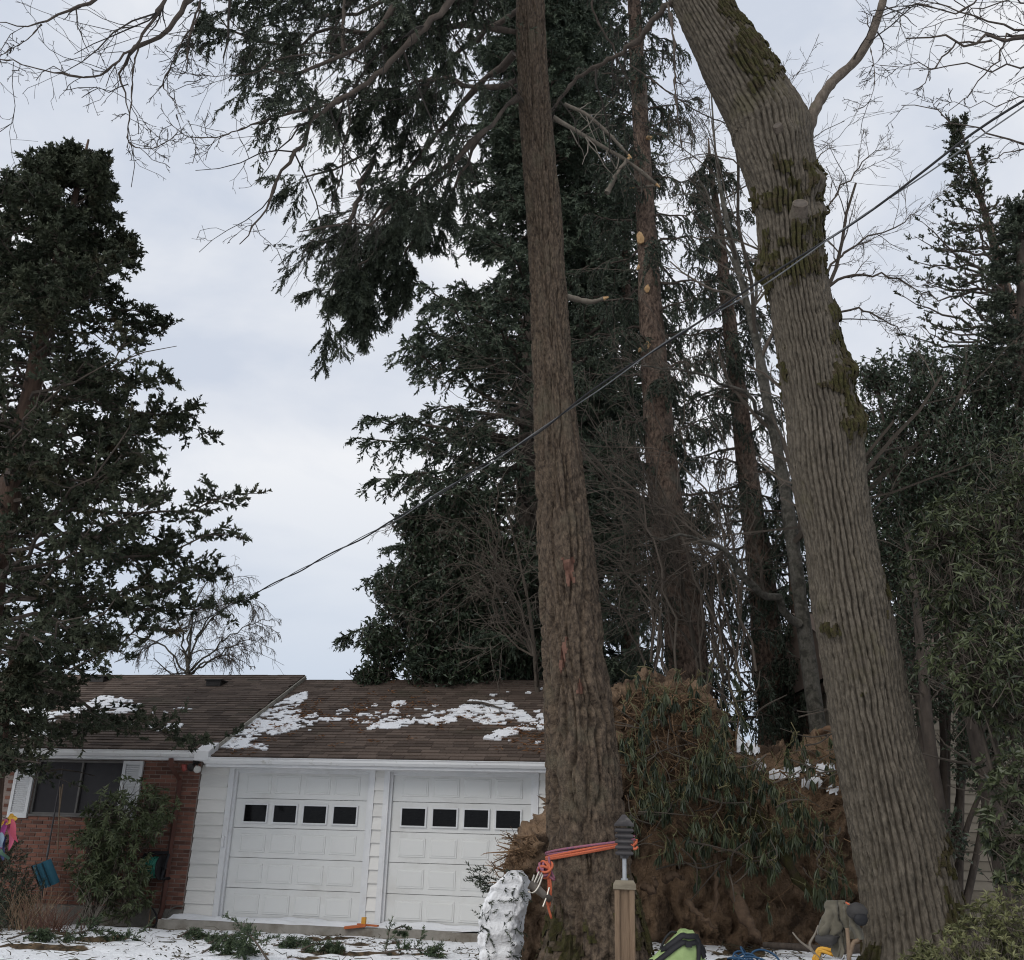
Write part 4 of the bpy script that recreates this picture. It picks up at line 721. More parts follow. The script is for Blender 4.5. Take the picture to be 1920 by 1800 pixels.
# pale lichened trunk between the spruces and the maple
bare_tree('bare_tree', 'slim grey lichen spotted trunk just left of the maple', (pts([(1545, 1440, 15.5), (1530, 1340, 15.5), (1508, 1180, 15.5), (1472, 920, 15.5), (1440, 760, 15.5), (1418, 640, 15.5), (1388, 520, 15.5), (1360, 400, 15.5), (1343, 300, 15.5), (1332, 150, 15.5)]), [.14, .125, .115, .10, .085, .072, .056, .04, .024, .01]),
    [(pts([(1500, 1170, 15.4), (1440, 1120, 15), (1390, 1075, 14.7), (1350, 1030, 14.5), (1300, 1008, 14.3), (1225, 1003, 14.1)]), [.07, .06, .05, .04, .025, .008]), (pts([(1430, 700, 15.5), (1418, 560, 15.8), (1440, 430, 16), (1452, 330, 16)]), [.05, .03, .02, .008]), (pts([(1450, 800, 15.5), (1380, 730, 15), (1300, 700, 14.6), (1180, 680, 14.4)]), [.04, .03, .02, .006]), (pts([(1400, 560, 15.5), (1350, 450, 15.8), (1310, 330, 16), (1290, 230, 16)]), [.03, .02, .012, .005])], LICHBARK, TWIG, 52, (16, 6, 3), (.22, .42, .4), bias=(-.05, 0, .1), t0=.2)
# bare tree hidden behind the maple, fine twigs fanning out on its right
bare_tree('bare_tree', 'fine twigged bare tree standing directly behind the maple trunk', (pts([(1640, 1400, 13.5), (1600, 1100, 13.5), (1560, 800, 13.5), (1520, 560, 13.5), (1490, 420, 13.5), (1480, 330, 13.5)]), [.13, .11, .09, .07, .05, .02]),
    [(pts([(1520, 560, 13.5), (1580, 480, 13.6), (1660, 430, 13.7), (1740, 390, 13.8)]), [.025, .018, .012, .005]), (pts([(1515, 560, 13.5), (1590, 520, 13.4), (1680, 520, 13.3), (1730, 560, 13.2)]), [.03, .02, .012, .005]), (pts([(1500, 450, 13.5), (1560, 370, 13.5), (1620, 300, 13.5), (1660, 280, 13.5)]), [.02, .015, .01, .004]), (pts([(1530, 600, 13.5), (1600, 580, 13.2), (1660, 600, 13), (1720, 660, 12.9)]), [.02, .016, .01, .004]), (pts([(1490, 380, 13.5), (1500, 250, 13.8), (1470, 150, 14), (1440, 110, 14)]), [.02, .014, .008, .004]), (pts([(1480, 400, 13.5), (1400, 320, 13.8), (1330, 290, 14), (1270, 300, 14)]), [.02, .014, .01, .004])], DARKBARK, TWIG, 53, (15, 6, 3), (.26, .42, .42), bias=(0, 0, .1), minr=(.0045, .0032, .0024))
# thicket of thin bare stems in front of the spruces and behind the fir trunk
stm = []
rng = np.random.default_rng(5)
for k in range(26):
    x0, y0 = rng.uniform(1210, 1420), rng.uniform(1240, 1340); tx, ty = rng.choice([rng.uniform(880, 1010), rng.uniform(1060, 1330)]), rng.uniform(600, 1230); Yk = rng.uniform(15.6, 16.8); md = ((x0+tx)/2+rng.uniform(0, 90), min(y0, ty)*.55+.45*max(y0, ty)-rng.uniform(60, 190))
    stm.append((pts([(x0, y0, Yk), (x0-(x0-md[0])*.45, y0-(y0-md[1])*.7, Yk), (md[0], md[1], Yk), ((md[0]+tx)/2, (md[1]+ty)/2-30, Yk-.3), (tx, ty, Yk-.6)]), [.02, .016, .012, .008, .003]))
bare_tree('vine_maple', 'thicket of thin arching bare stems between the fir trunk and the spruces', (pts([(1330, 1480, 16.4), (1325, 1340, 16.3), (1290, 1150, 16.2), (1240, 960, 16.1), (1190, 840, 16)]), [.05, .045, .035, .025, .01]), stm, TWIG, TWIG, 54, (14, 6), (.24, .40), bias=(-.1, 0, .08), minr=(.0050, .0036), cat='shrub', wig=.16)
stm = []
for k in range(9):
    tx, ty = rng.uniform(700, 960), rng.uniform(830, 1200); Yk = rng.uniform(19.5, 20.5); stm.append((pts([(1000, 1230, Yk), (980-rng.uniform(0, 60), 1150, Yk), ((980+tx)/2+30, (1150+ty)/2-70, Yk), (tx, ty, Yk-.5)]), [.022, .018, .012, .004]))
bare_tree('bare_shrub', 'bare bushy branches rising behind the garage roof left of the fir trunk', (pts([(1010, 1420, 20.2), (1008, 1300, 20.2), (990, 1130, 20.2), (950, 950, 20.2)]), [.06, .05, .035, .01]), stm, TWIG, TWIG, 55, (11, 5, 3), (.24, .42, .4), bias=(-.1, 0, .12), minr=(.006, .0045, .0035), cat='shrub')
# weeping bare tree beyond the ridge on the left
stm = [(pts(q, 24), np.linspace(.026, .006, len(q))) for q in ([(352, 1250), (372, 1190), (410, 1130), (438, 1075)], [(352, 1262), (400, 1220), (450, 1180), (515, 1158)], [(352, 1265), (390, 1240), (430, 1228), (470, 1250)], [(350, 1240), (360, 1150), (390, 1090), (430, 1065)], [(350, 1250), (340, 1180), (310, 1130), (260, 1110)], [(350, 1260), (300, 1210), (240, 1190), (190, 1210)], [(365, 1200), (400, 1160), (450, 1120), (480, 1140)], [(352, 1265), (400, 1235), (450, 1205), (490, 1200)])]
bare_tree('weeping_birch', 'small bare weeping tree beyond the ridge, right of the redwood', (pts([(345, 1500, 24), (350, 1300, 24), (354, 1230, 24), (362, 1150, 24)]), [.06, .05, .035, .015]), stm, LICHBARK, TWIG, 56, (17, 8, 3), (.22, .6, .5), bias=(0, 0, -.2), bias2=(0, 0, -1.1), minr=(.006, .0045, .0035), wig=.12)
# ================================================================== EVERGREEN TREES
def env_px(lst, Y, tz):
    """crown radius (m) for trunk fraction t from (py, radius px) pairs"""
    zz = np.array([at(960, a, Y)[2] for a, b in lst]); rr = np.array([b*np.linalg.norm(at(960, a, Y)-CC)/CF for a, b in lst]); o = np.argsort(zz)
    return lambda t: float(np.interp(tz[0]+(tz[1]-tz[0])*t, zz[o], rr[o]))
# redwood-like tree at the left edge
TP = pts([(-200, 1790, 15.2), (-90, 1400, 15.2), (-25, 1150, 15.2), (10, 960, 15.2), (45, 800, 15.2), (72, 660, 15.2), (100, 520, 15.2), (128, 420, 15.2), (150, 330, 15.2), (166, 262, 15.2)])
ev = env_px([(1400, 430), (1330, 440), (1200, 470), (1090, 455), (1000, 440), (900, 365), (800, 320), (640, 275), (560, 170), (430, 130), (330, 30), (260, 2)], 15.2, (TP[0, 2], TP[-1, 2]))
conifer('redwood_tree', 'tall dark redwood with a reddish trunk at the left edge', TP, [.26, .23, .205, .185, .16, .135, .105, .07, .04, .018], (CEDARBARK, DARKBARK, CEDLEAF), 101, 165, ev, (.19, .99),
    el=lambda t: .08+.20*max(0, t-.5), droop=.16, tipup=.14, lr=.62, nsub=26, sublen=.24, hang=.16, nsh=8, shl=.13, nn=10, nl=.085, nw=.042, spread=.85, up=.22, u0=.24, sminlen=.17, shmin=.12, gap=.33, gsc=1.3, jit=.6)
TP2 = pts([(-260, 1700, 17), (-120, 1000, 17), (-20, 560, 17), (18, 420, 17), (44, 350, 17), (56, 308, 17)])
ev2 = env_px([(1000, 230), (600, 90), (430, 40), (360, 12), (315, 2)], 17, (TP2[0, 2], TP2[-1, 2]))
conifer('redwood_tree', 'second shorter redwood top behind the tall redwood, at the very left edge', TP2, [.3, .22, .14, .1, .06, .02], (CEDARBARK, CEDARBARK, CEDLEAF), 102, 60, ev2, (.45, .97), el=lambda t: .2, droop=.15, tipup=.1, nsub=13, sublen=.34, hang=.1, nsh=8, shl=.14, nn=9, nl=.085, nw=.042, up=.2, u0=.25, sminlen=.2, shmin=.1, jit=.6, gap=.3)
# lowest boughs of the redwood sweeping in front of the main roof are part of a third, younger tree standing there
TP3 = pts([(-30, 1790, 14.6), (-8, 1500, 14.6), (10, 1330, 14.6), (30, 1180, 14.6)])
conifer('young_redwood', 'young redwood low at the left edge, sprays hanging before the main roof', TP3, [.10, .09, .07, .02], (CEDARBARK, CEDARBARK, CEDLEAF), 103, 18, lambda t: 1.25*(1.15-t), (.66, .98), el=lambda t: .05, droop=.35, tipup=.05, nsub=9, sublen=.40, hang=.3, gap=.38, gsc=3., nsh=8, shl=.16, nn=9, nl=.07, nw=.03, u0=.2, sminlen=.2, az=lambda n, r: r.uniform(-1.3, .6, n))
# ---- behind the garage
def gp(px, Y, pyb=1600): a = at(px, pyb, Y); return a
def vert(px, py, Y, ztop, lean=(0, 0)):
    a = at(px, py, Y); z0 = float(gz(a[0], a[1]))-.1; return np.array([[a[0], a[1], z0], [a[0]+lean[0]*.5, a[1], (z0+ztop)/2], [a[0]+lean[0], a[1]+lean[1], ztop]])
tA = vert(985, 1250, 24, 27)
evA = env_px([(1300, 300), (1100, 320), (1010, 330), (950, 400), (900, 290), (830, 300), (720, 350), (640, 290), (560, 200), (450, 160), (300, 130), (100, 100), (0, 90), (-200, 70)], 24, (tA[0, 2], tA[-1, 2]))
conifer('fir_tree', 'dense dark fir behind the garage, between open sky and the roped trunk', tA, [.45, .30, .03], (DARKBARK, DARKBARK, BACKLEAF), 111, 260, evA, (.06, .97), el=lambda t: .05+.35*t, droop=.22, tipup=.10, nsub=19, sublen=.34, hang=.34, nsh=9, shl=.26, nn=9, nl=.13, nw=.052, spread=.7, u0=.22, sminlen=.25)
tB = vert(1112, 1250, 26, 31, (-.5, 0))
conifer('fir_tree', 'tall dark fir directly behind the roped trunk, running out of the top of the photo', tB, [.42, .32, .08], (DARKBARK, DARKBARK, BACKLEAF), 112, 190, lambda t: float(np.interp(t, [.2, .32, .4, .5, .75, 1], [1.9, 2.0, 2.1, 2.6, 2.3, .8])), (.30, .96), el=lambda t: .0+.3*t, droop=.26, tipup=.06, nsub=14, sublen=.36, hang=.35, nsh=8, shl=.26, nn=9, nl=.12, nw=.050, spread=.7, u0=.12, sminlen=.25)
# spruces with hanging curtains of twigs
def spr(tp, tr, seed, nl_, env, z01, label, nm='spruce_tree', nsub=13, dens=8, **k):
    conifer(nm, label, tp, tr, (SPRUCEBARK, DARKBARK, SPRLEAF), seed, nl_, env, z01, el=lambda t: -.10+.25*t, droop=.20, tipup=.12, nsub=nsub, sublen=.12, hang=1.1, nsh=dens, shl=.20, nn=8, nl=.085, nw=.032, spread=.55, u0=.12, sminlen=.42, side=.6, **k)
sA = np.vstack([pts([(1308, 1420, 18), (1290, 1230, 18), (1262, 1050, 18), (1243, 900, 18), (1232, 760, 18), (1222, 600, 18), (1212, 420, 18), (1200, 200, 18), (1188, 0, 18), (1180, -160, 18)])]); sA[0, 2] = -.1
spr(sA, [.42, .38, .35, .31, .28, .245, .20, .175, .15, .12], 121, 95, lambda t: float(np.interp(t, [.1, .3, .45, .62, .8, 1], [1.3, 1.5, 1.7, 1.5, 1.25, .9])), (.10, .99), 'large reddish spruce trunk with torn pale scars, between the roped fir and the maple')
sB = pts([(1462, 1420, 20.5), (1446, 1280, 20.5), (1424, 1060, 20.5), (1404, 900, 20.5), (1382, 720, 20.5), (1362, 560, 20.5), (1345, 400, 20.5), (1334, 330, 20.5), (1328, 260, 20.5)]); sB[0, 2] = -.1
spr(sB, [.36, .33, .28, .23, .19, .15, .10, .06, .02], 122, 80, lambda t: float(np.interp(t, [.1, .3, .6, .85, 1], [1.5, 1.9, 1.5, .85, .2])), (.20, .98), 'slender spruce with curtains of hanging twigs, second trunk right of the torn spruce', dens=7)
sC = vert(1530, 1300, 20, 9.0, (-.35, 0))
spr(sC, [.30, .22, .02], 123, 34, lambda t: float(np.interp(t, [.1, .5, 1], [1.7, 1.3, .2])), (.14, .97), 'shadowy spruce right behind the lower maple trunk', dens=7)
sD = vert(1182, 1250, 25, 22); spr(sD, [.27, .2, .05], 124, 60, lambda t: float(np.interp(t, [.1, .4, .8, 1], [1.2, 1.7, 1.3, .6])), (.12, .97), 'thin dark spruce trunk between the roped fir and the torn spruce', dens=7)
# torn scars on the large spruce
SC = mat('torn_wood', (.42, .24, .11), (.62, .42, .22), 20, rough=.8); spo = [o for o in S.objects if o.name == 'spruce_tree'][0]
for (px, py, w_, h_) in ((1201, 446, 9, 14), (1214, 540, 5, 10), (1215, 646, 5, 9), (1200, 655, 3, 5), (1217, 257, 8, 4), (1197, 500, 3, 6)):
    c = at(px, py, 17.72); th = np.linspace(0, 2*PI, 11)[:-1]; r_ = rng.uniform(.6, 1.2, 10); P_ = c+(RT*(np.cos(th)*r_*w_)[:, None]+UP*(np.sin(th)*r_*h_)[:, None])*18.5/CF; b_ = MB(); b_.add(np.vstack([c-FW*.02, P_]), np.array([(0, 1+i, 1+(i+1) % 10) for i in range(10)])); b_.add(np.vstack([P_, P_+FW*.12]), np.array([(i, (i+1) % 10, 10+(i+1) % 10, 10+i) for i in range(10)])); build('torn_scar', b_, SC, spo)
# broken boughs hung up in the spruces
BRK = mat('broken_bough', (.10, .085, .068), (.18, .155, .125), 14, rough=.9)
for lb, lst, r0, tw in (('long broken grey bough hung up beside the spruce trunk', [(1036, 220, 16.8), (1080, 245, 16.9), (1130, 275, 17), (1180, 305, 17.1), (1230, 345, 17.2)], .05, 1), ('short snapped bough end hanging below the long broken bough', [(1138, 362, 17), (1155, 330, 17), (1176, 300, 17)], .055, 0), ('pale broken limb stub lodged across the spruce trunk', [(1238, 346, 17.4), (1215, 350, 17.4), (1190, 352, 17.4)], .03, 0), ('snapped bough with bright torn end behind the roped trunk', [(1062, 556, 17.5), (1085, 562, 17.5), (1110, 566, 17.4), (1132, 560, 17.3)], .06, 0), ('broken bough with twigs slanting above the hung up bough', [(1058, 195, 16.6), (1100, 215, 16.7), (1140, 250, 16.8), (1178, 290, 16.9)], .04, 1)):
    T_ = thing('broken_bough', lb, 'branch', at(lst[0][0], lst[0][1], lst[0][2])); Q, q = resample(pts(lst), 14, np.linspace(r0, r0*.7, len(lst))); b_ = MB(); b_.tubes(Q, q*(1+.1*rng.normal(size=14)), 8); build('bough', b_, BRK, T_, smooth=True)
    b_ = MB(); b_.tubes(np.array([Q[-1], Q[-1]+nrm(Q[-1]-Q[-2])*.10]), np.array([q[-1]*.95, q[-1]*.35]), 7); build('torn_end', b_, SC, T_)
    if tw:
        b_ = MB(); A_, a_ = grow(Q[None], q[None], 16, rng, (.1, .9), .35, .4, .8, .3, 5, (0, 0, .1), .15); b_.tubes(A_, np.maximum(a_*.6, .006), 4, rng.uniform(0, 1, len(A_))); build('twig', b_, TWIGG, T_, kind='stuff')
# ---- right side
cB = pts([(1950, 1100, 19), (1905, 620, 19), (1885, 540, 19), (1862, 450, 19), (1838, 370, 19), (1815, 290, 19), (1795, 222, 19)])
conifer('cypress_tree', 'thin sparse cypress top leaning left against the sky near the right edge', cB, [.20, .14, .125, .09, .06, .035, .012], (SPRUCEBARK, DARKBARK, CEDLEAF), 131, 74, env_px([(700, 230), (600, 215), (520, 200), (450, 140), (370, 75), (300, 48), (235, 16)], 19, (cB[0, 2], cB[-1, 2])), (.40, .99), el=lambda t: .15, droop=.15, tipup=.25, nsub=8, sublen=.20, hang=.06, nsh=4, shl=.10, nn=6, nl=.075, nw=.040, up=.25, u0=.3, sminlen=.10, shmin=.45, az=lambda n, r: np.where(r.uniform(size=n) < .72, PI, 0)+r.normal(size=n)*.6)
cD = pts([(1960, 1500, 13.5), (1935, 900, 13.5), (1920, 600, 13.5), (1912, 450, 13.5), (1908, 385, 13.5)])
conifer('fir_tree', 'bushy dark fir in front of the sparse cypress, cut by the right edge', cD, [.2, .15, .10, .05, .015], (DARKBARK, DARKBARK, FIRLEAF), 132, 56, env_px([(1000, 190), (700, 120), (560, 85), (480, 55), (400, 15)], 13.5, (cD[0, 2], cD[-1, 2])), (.35, .99), el=lambda t: .25, droop=.15, tipup=.1, nsub=13, sublen=.35, hang=.12, nsh=8, shl=.14, nn=9, nl=.062, nw=.028, up=.1, u0=.2, sminlen=.15)
def bush(name, label, stem, blobs, ntip, leafmat, barkmat, seed, ll, lw, nl=6, droop=.3, curl=.3, kind='whorl', cat='shrub', group=None, r0=.05, tiplen=.35, ups=.5, twigr=.006, fill=.75):
    """stems from the base to each blob, twigs to tips spread through the blobs' volume, leaves at the tips"""
    rng = np.random.default_rng(seed); base = np.asarray(stem, float); T = thing(name, label, cat, base, group); C0 = np.array([at(b[0], b[1], b[2]) for b in blobs]); Rr = np.array([[b[3]*np.linalg.norm(c-CC)/CF]*3 for b, c in zip(blobs, C0)]); Rr[:, 2] *= [b[4] if len(b) > 4 else 1 for b in blobs]; wts = np.array([b[3]**2 for b in blobs], float); wts /= wts.sum()
    st = MB(); P_ = []; 
    for c, R_ in zip(C0, Rr):
        e = c-np.array([0, 0, R_[2]*.3]); mid = base*.45+e*.55+rng.normal(size=3)*.12*np.array([1, 1, .3]); P_.append(resample(np.array([base+rng.normal(size=3)*[.1, .1, 0], mid, e]), 12))
    P_ = np.stack(P_); st.tubes(P_, r0*np.linspace(1, .4, 12)[None]*np.ones((len(P_), 1)), 6); build('stem', st, barkmat, T, smooth=True, kind='stuff')
    which = rng.choice(len(blobs), ntip, p=wts); d = nrm(rng.normal(size=(ntip, 3))); d[:, 2] = d[:, 2]*.9+.12; rad = rng.uniform(fill**3, 1.05, ntip)**(1/3.) if fill > 0 else rng.uniform(.2, 1.05, ntip)**(1/2.)
    # clumped: pull tips together so that gaps stay between clumps
    tips = C0[which]+d*Rr[which]*rad[:, None]*(1+.25*(vn(d*3+which[:, None]*7.7, seed)-.5))[:, None]; gaps = vn(tips*2.2/np.maximum(ll*6, .3), seed+3) > .34; tips, d, which = tips[gaps], d[gaps], which[gaps]
    z = tips[:, 2] > gz(tips[:, 0], tips[:, 1])+.02; tips, d, which = tips[z], d[z], which[z]
    D = nrm(d*.8+np.array([0, 0, ups])+rng.normal(size=d.shape)*.35)
    tl = tiplen*rng.uniform(.6, 1.4, len(tips)); A = tips-D*tl[:, None]; mid = A*.5+tips*.5+rng.normal(size=tips.shape)*.06*tl[:, None]; tw = MB(); tw.tubes(np.stack([A, mid, tips], 1), np.array([1, .8, .55])[None]*twigr*np.ones((len(tips), 1)), 3, rng.uniform(0, 1, len(tips)), cap=False); build('twig', tw, TWIG, T, kind='stuff')
    f = MB(); av = np.clip(rng.beta(1.5, 1.6, len(tips)), 0, 1)
    if kind == 'whorl':
        whorls(f, tips, D, nl, ll, lw, rng, droop, curl, av)
    else:
        q = nl; B, DD, TT = along(np.stack([A, mid, tips], 1), q, rng, .1); dv = nrm(DD*.6+rng.normal(size=B.shape)*.7+np.array([0, 0, -droop])); leaves(f, B, dv, ll*rng.uniform(.6, 1.3, len(B)), lw*rng.uniform(.7, 1.2, len(B)), rng, np.clip(np.repeat(av, q)+rng.normal(size=len(B))*.1, 0, 1), curl=curl)
    build('foliage', f, leafmat, T, kind='stuff'); return T
def gpt(px, Y, py=1700): a = at(px, py, Y); return np.array([a[0], a[1], float(gz(a[0], a[1]))-.05])
bush('holly_tree', 'dark holly with small glossy leaves filling the gap right of the maple', gpt(1760, 13.5), [(1690, 760, 13.5, 100), (1790, 750, 13.5, 95), (1640, 700, 13.5, 45), (1830, 690, 13.8, 55), (1720, 670, 13.8, 36), (1720, 900, 13.5, 130), (1830, 880, 13.3, 120), (1690, 1040, 13.3, 90), (1770, 1060, 13.2, 130), (1860, 800, 13.6, 80)], 3600, HOLLY, DARKBARK, 141, .075, .042, 9, .1, .2, 'spray', cat='tree', r0=.06, tiplen=.38, fill=.3)
bush('holly_tree', 'thin dark holly hanging over the beige siding, low behind the maple', gpt(1770, 12.9), [(1700, 1180, 13, 70), (1740, 1290, 13, 70), (1850, 1420, 12.7, 80), (1770, 1560, 12.6, 50), (1850, 1340, 12.8, 80)], 760, HOLLY, DARKBARK, 142, .075, .04, 8, .15, .2, 'spray', cat='tree', r0=.055, tiplen=.4, fill=.2)
bush('rhododendron', 'big rhododendron with long curled leaves along the right edge', gpt(1960, 9.6), [(1850, 990, 9.8, 90), (1910, 900, 9.8, 80), (1780, 1090, 9.7, 80), (1870, 1130, 9.5, 100), (1830, 1260, 9.4, 90), (1910, 1290, 9.3, 100), (1900, 1030, 9.6, 100), (1760, 1000, 9.8, 50)], 1500, RHODRK, TWIG, 143, .100, .026, 7, .5, .3, r0=.028, tiplen=.35, fill=.35)
bush('laurel_shrub', 'lighter green leafy shrub at mid height on the right edge, by the snow', gpt(1930, 8.6), [(1925, 1480, 8.8, 75), (1900, 1560, 8.7, 55), (1930, 1620, 8.6, 60)], 460, RHODRK, TWIG, 144, .085, .034, 7, .15, .2, r0=.018, tiplen=.3, fill=.3)
bush('low_shrub', 'yellowish green low shrub in the bottom right corner', gpt(1850, 7.4), [(1860, 1775, 7.4, 70, .8), (1790, 1810, 7.4, 60, .7), (1910, 1740, 7.3, 60), (1740, 1840, 7.4, 50), (1830, 1850, 7.2, 90)], 1100, YELLEAF, TWIG, 145, .050, .016, 8, .0, .15, r0=.010, tiplen=.14, fill=.3, twigr=.003)
bush('evergreen_tree', 'broad dark evergreen with round leaf clumps rising behind the garage ridge', gpt(860, 21.5), [(760, 1120, 21.5, 70), (720, 1200, 21.5, 50), (700, 1270, 21.5, 40), (820, 1180, 21.6, 90), (880, 1080, 21.8, 90), (800, 1050, 21.8, 60), (930, 1180, 21.6, 80), (840, 1260, 21.4, 80), (960, 1060, 22, 80), (780, 980, 22, 50), (870, 1000, 22, 80), (900, 1240, 21.4, 70), (980, 1220, 21.6, 70)], 5200, HOLLY, DARKBARK, 146, .15, .07, 8, .15, .2, 'spray', cat='tree', r0=.09, tiplen=.5, fill=.25, twigr=.009)
bush('evergreen_tree', 'dim evergreen mass far back between the maple and the right edge', gpt(1780, 21), [(1700, 1000, 21, 130), (1820, 950, 21, 140), (1900, 1050, 21, 140), (1750, 1150, 21, 110), (1860, 1180, 21, 120), (1640, 850, 21, 60), (1900, 800, 21, 110)], 1900, HOLLY, DARKBARK, 147, .20, .10, 8, .15, .2, 'spray', cat='tree', r0=.10, tiplen=.6, fill=.25, twigr=.01)
for lb, lst, rr in (('dark upright trunk in front of the beige siding, nearest the maple', [(1768, 1560, 12.6), (1752, 1460, 12.6), (1738, 1340, 12.6), (1725, 1200, 12.6), (1700, 1000, 12.6)], [.085, .075, .07, .06, .03]), ('bare brown trunk standing in the snow behind the right shrubs', [(1893, 1660, 11.5), (1866, 1540, 11.5), (1838, 1420, 11.5), (1815, 1290, 11.5), (1800, 1120, 11.5)], [.14, .105, .09, .075, .03])):
    T_ = thing('small_tree', lb, 'tree', at(*lst[0])); Q, q = resample(pts(lst), 30, rr); Q[0, 2] -= .2; b_ = MB(); b_.tubes(Q, q*(1+.05*rng.normal(size=30)), 10); build('trunk', b_, DARKBARK, T_, smooth=True); A_, a_ = grow(Q[None], q[None], 22, rng, (.3, 1), .22, .4, .9, .3, 6, (0, 0, -.1), .15, .3); b_ = MB(); b_.tubes(A_, np.maximum(a_*.7, .005), 4, rng.uniform(0, 1, len(A_))); build('twig', b_, TWIG, T_, kind='stuff')
# neighbour's house
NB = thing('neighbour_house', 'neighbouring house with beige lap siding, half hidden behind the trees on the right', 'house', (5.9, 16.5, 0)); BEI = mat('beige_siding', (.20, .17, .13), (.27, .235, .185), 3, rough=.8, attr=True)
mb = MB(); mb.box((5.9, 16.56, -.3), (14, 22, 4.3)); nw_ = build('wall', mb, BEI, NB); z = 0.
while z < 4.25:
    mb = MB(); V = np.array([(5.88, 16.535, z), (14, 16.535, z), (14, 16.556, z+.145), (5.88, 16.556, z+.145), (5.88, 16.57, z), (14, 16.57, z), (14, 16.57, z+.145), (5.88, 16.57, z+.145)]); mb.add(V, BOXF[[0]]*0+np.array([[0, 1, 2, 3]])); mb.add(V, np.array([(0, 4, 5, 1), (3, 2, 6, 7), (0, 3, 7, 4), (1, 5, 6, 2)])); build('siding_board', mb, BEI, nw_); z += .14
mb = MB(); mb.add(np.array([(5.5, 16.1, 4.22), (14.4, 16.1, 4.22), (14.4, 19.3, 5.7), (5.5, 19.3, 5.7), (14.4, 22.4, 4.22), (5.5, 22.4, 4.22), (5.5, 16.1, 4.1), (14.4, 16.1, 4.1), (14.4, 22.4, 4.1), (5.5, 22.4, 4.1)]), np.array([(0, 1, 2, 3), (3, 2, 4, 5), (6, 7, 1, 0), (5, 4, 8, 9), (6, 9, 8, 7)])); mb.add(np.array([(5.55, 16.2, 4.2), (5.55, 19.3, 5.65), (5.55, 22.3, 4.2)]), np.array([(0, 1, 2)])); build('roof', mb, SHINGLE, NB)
mb = MB(); mb.box((5.87, 16.5, -.3), (5.99, 16.53, 4.2)); build('corner_board', mb, BEI, NB)
# ================================================================== UPROOTED ROOT PLATE
rng = np.random.default_rng(300)
TOPL = np.array([(940, 1640), (952, 1606), (985, 1572), (1020, 1545), (1060, 1470), (1110, 1350), (1160, 1300), (1200, 1280), (1255, 1280), (1300, 1294), (1328, 1316), (1342, 1372), (1380, 1398), (1440, 1406), (1500, 1416), (1545, 1392), (1590, 1385), (1650, 1402), (1690, 1500)], float)
cols = np.linspace(945, 1680, 230); YF = np.interp(cols, [945, 1010, 1100, 1180, 1680], [12.2, 12.3, 13.4, 14.1, 14.3]); ytop = np.interp(cols, TOPL[:, 0], TOPL[:, 1])
ns = 130; V = np.zeros((len(cols), ns, 3)); Nn = np.zeros_like(V)
for i, (c, Y, yt) in enumerate(zip(cols, YF, ytop)):
    b0 = at(c+np.interp(c, [945, 1040], [45, 0]), 1700, Y); b0[2] = float(gz(b0[0], b0[1]))-.15; tp = at(c, yt, Y+.55); hgt = tp[2]-b0[2]
    sh = np.interp(c, [1340, 1400], [.06, .26])          # the right part leans back in a snowy shoulder
    front = np.array([b0, b0*.62+tp*.38+[0, -.05, 0], np.array([tp[0], Y+.12, b0[2]+hgt*(1-sh)]), tp, tp+[0, .5, -.12], tp+[0, 1.3, -hgt*.5], tp+[0, 1.5, -hgt-.1]])
    V[i] = resample(front, ns)
T1_ = np.gradient(V, axis=1); T0_ = np.gradient(V, axis=0); Nn = nrm(np.cross(T0_, T1_)); Nn = np.where((Nn[..., 1:2] > 0) & (np.arange(ns)[None, :, None] < 70), -Nn, Nn)
big = fbm(V*1.3, 3, 301)-.5; med = fbm(V*np.array([3.2, 3.2, 3.6])+3*big[..., None], 4, 302)-.5; fin = fbm(V*11, 4, 303)-.5; crack = np.abs(2*fbm(V*2.4+9, 3, 304)-1)
ed = np.minimum(sstep(0, 12, np.arange(len(cols)))[:, None], 1)
V2 = V+Nn*(ed*((.50*big+.32*med)*np.where(np.arange(ns) > 46, .28, 1)[None]+.26*fin+.16*(fbm(V*19, 4, 309)-.5)-.16*(1-sstep(0, .16, crack))))[..., None]
rp = thing('root_plate', 'huge upturned root plate of brown earth between the roped fir and the maple', 'root plate', at(1400, 1760, 14.2))
n0, n1 = V.shape[:2]; I = np.arange(n0-1)[:, None]*n1+np.arange(n1-1)[None]; F = np.stack([I, I+n1, I+n1+1, I+1], -1).reshape(-1, 4); mb = MB(); mb.add(V2, F); build('soil', mb, SOIL, rp, smooth=True)
# snow caught on the shoulder
x, y = pxs(V2); ms = np.zeros((n0, n1))
for (a, b, rx, ry) in ((1470, 1460, 40, 16), (1520, 1475, 34, 18), (1545, 1450, 30, 16), (1500, 1450, 30, 14), (1400, 1415, 34, 9), (1395, 1410, 20, 10), (1560, 1490, 16, 10), (1425, 1445, 16, 8)): ms = np.maximum(ms, np.clip(1.2-np.hypot((x-a)/rx, (y-b)/ry), 0, 1))
k = (ms*.6+.55*fbm(V*7, 3, 305) > .55) & (ms > 0) & (np.arange(n1)[None] < 85); k = k[:-1, :-1]; f = F.reshape(n0-1, n1-1, 4)[k]; W = V2+Nn*.0+np.array([0, -.03, .03])+Nn*(.02*fin)[..., None]; us = np.unique(f); rm = np.zeros(n0*n1, int); rm[us] = np.arange(len(us)); mb = MB(); mb.add(W.reshape(-1, 3)[us], rm[f]); build('snow_patch', mb, SNOW, rp, smooth=True, kind='stuff')
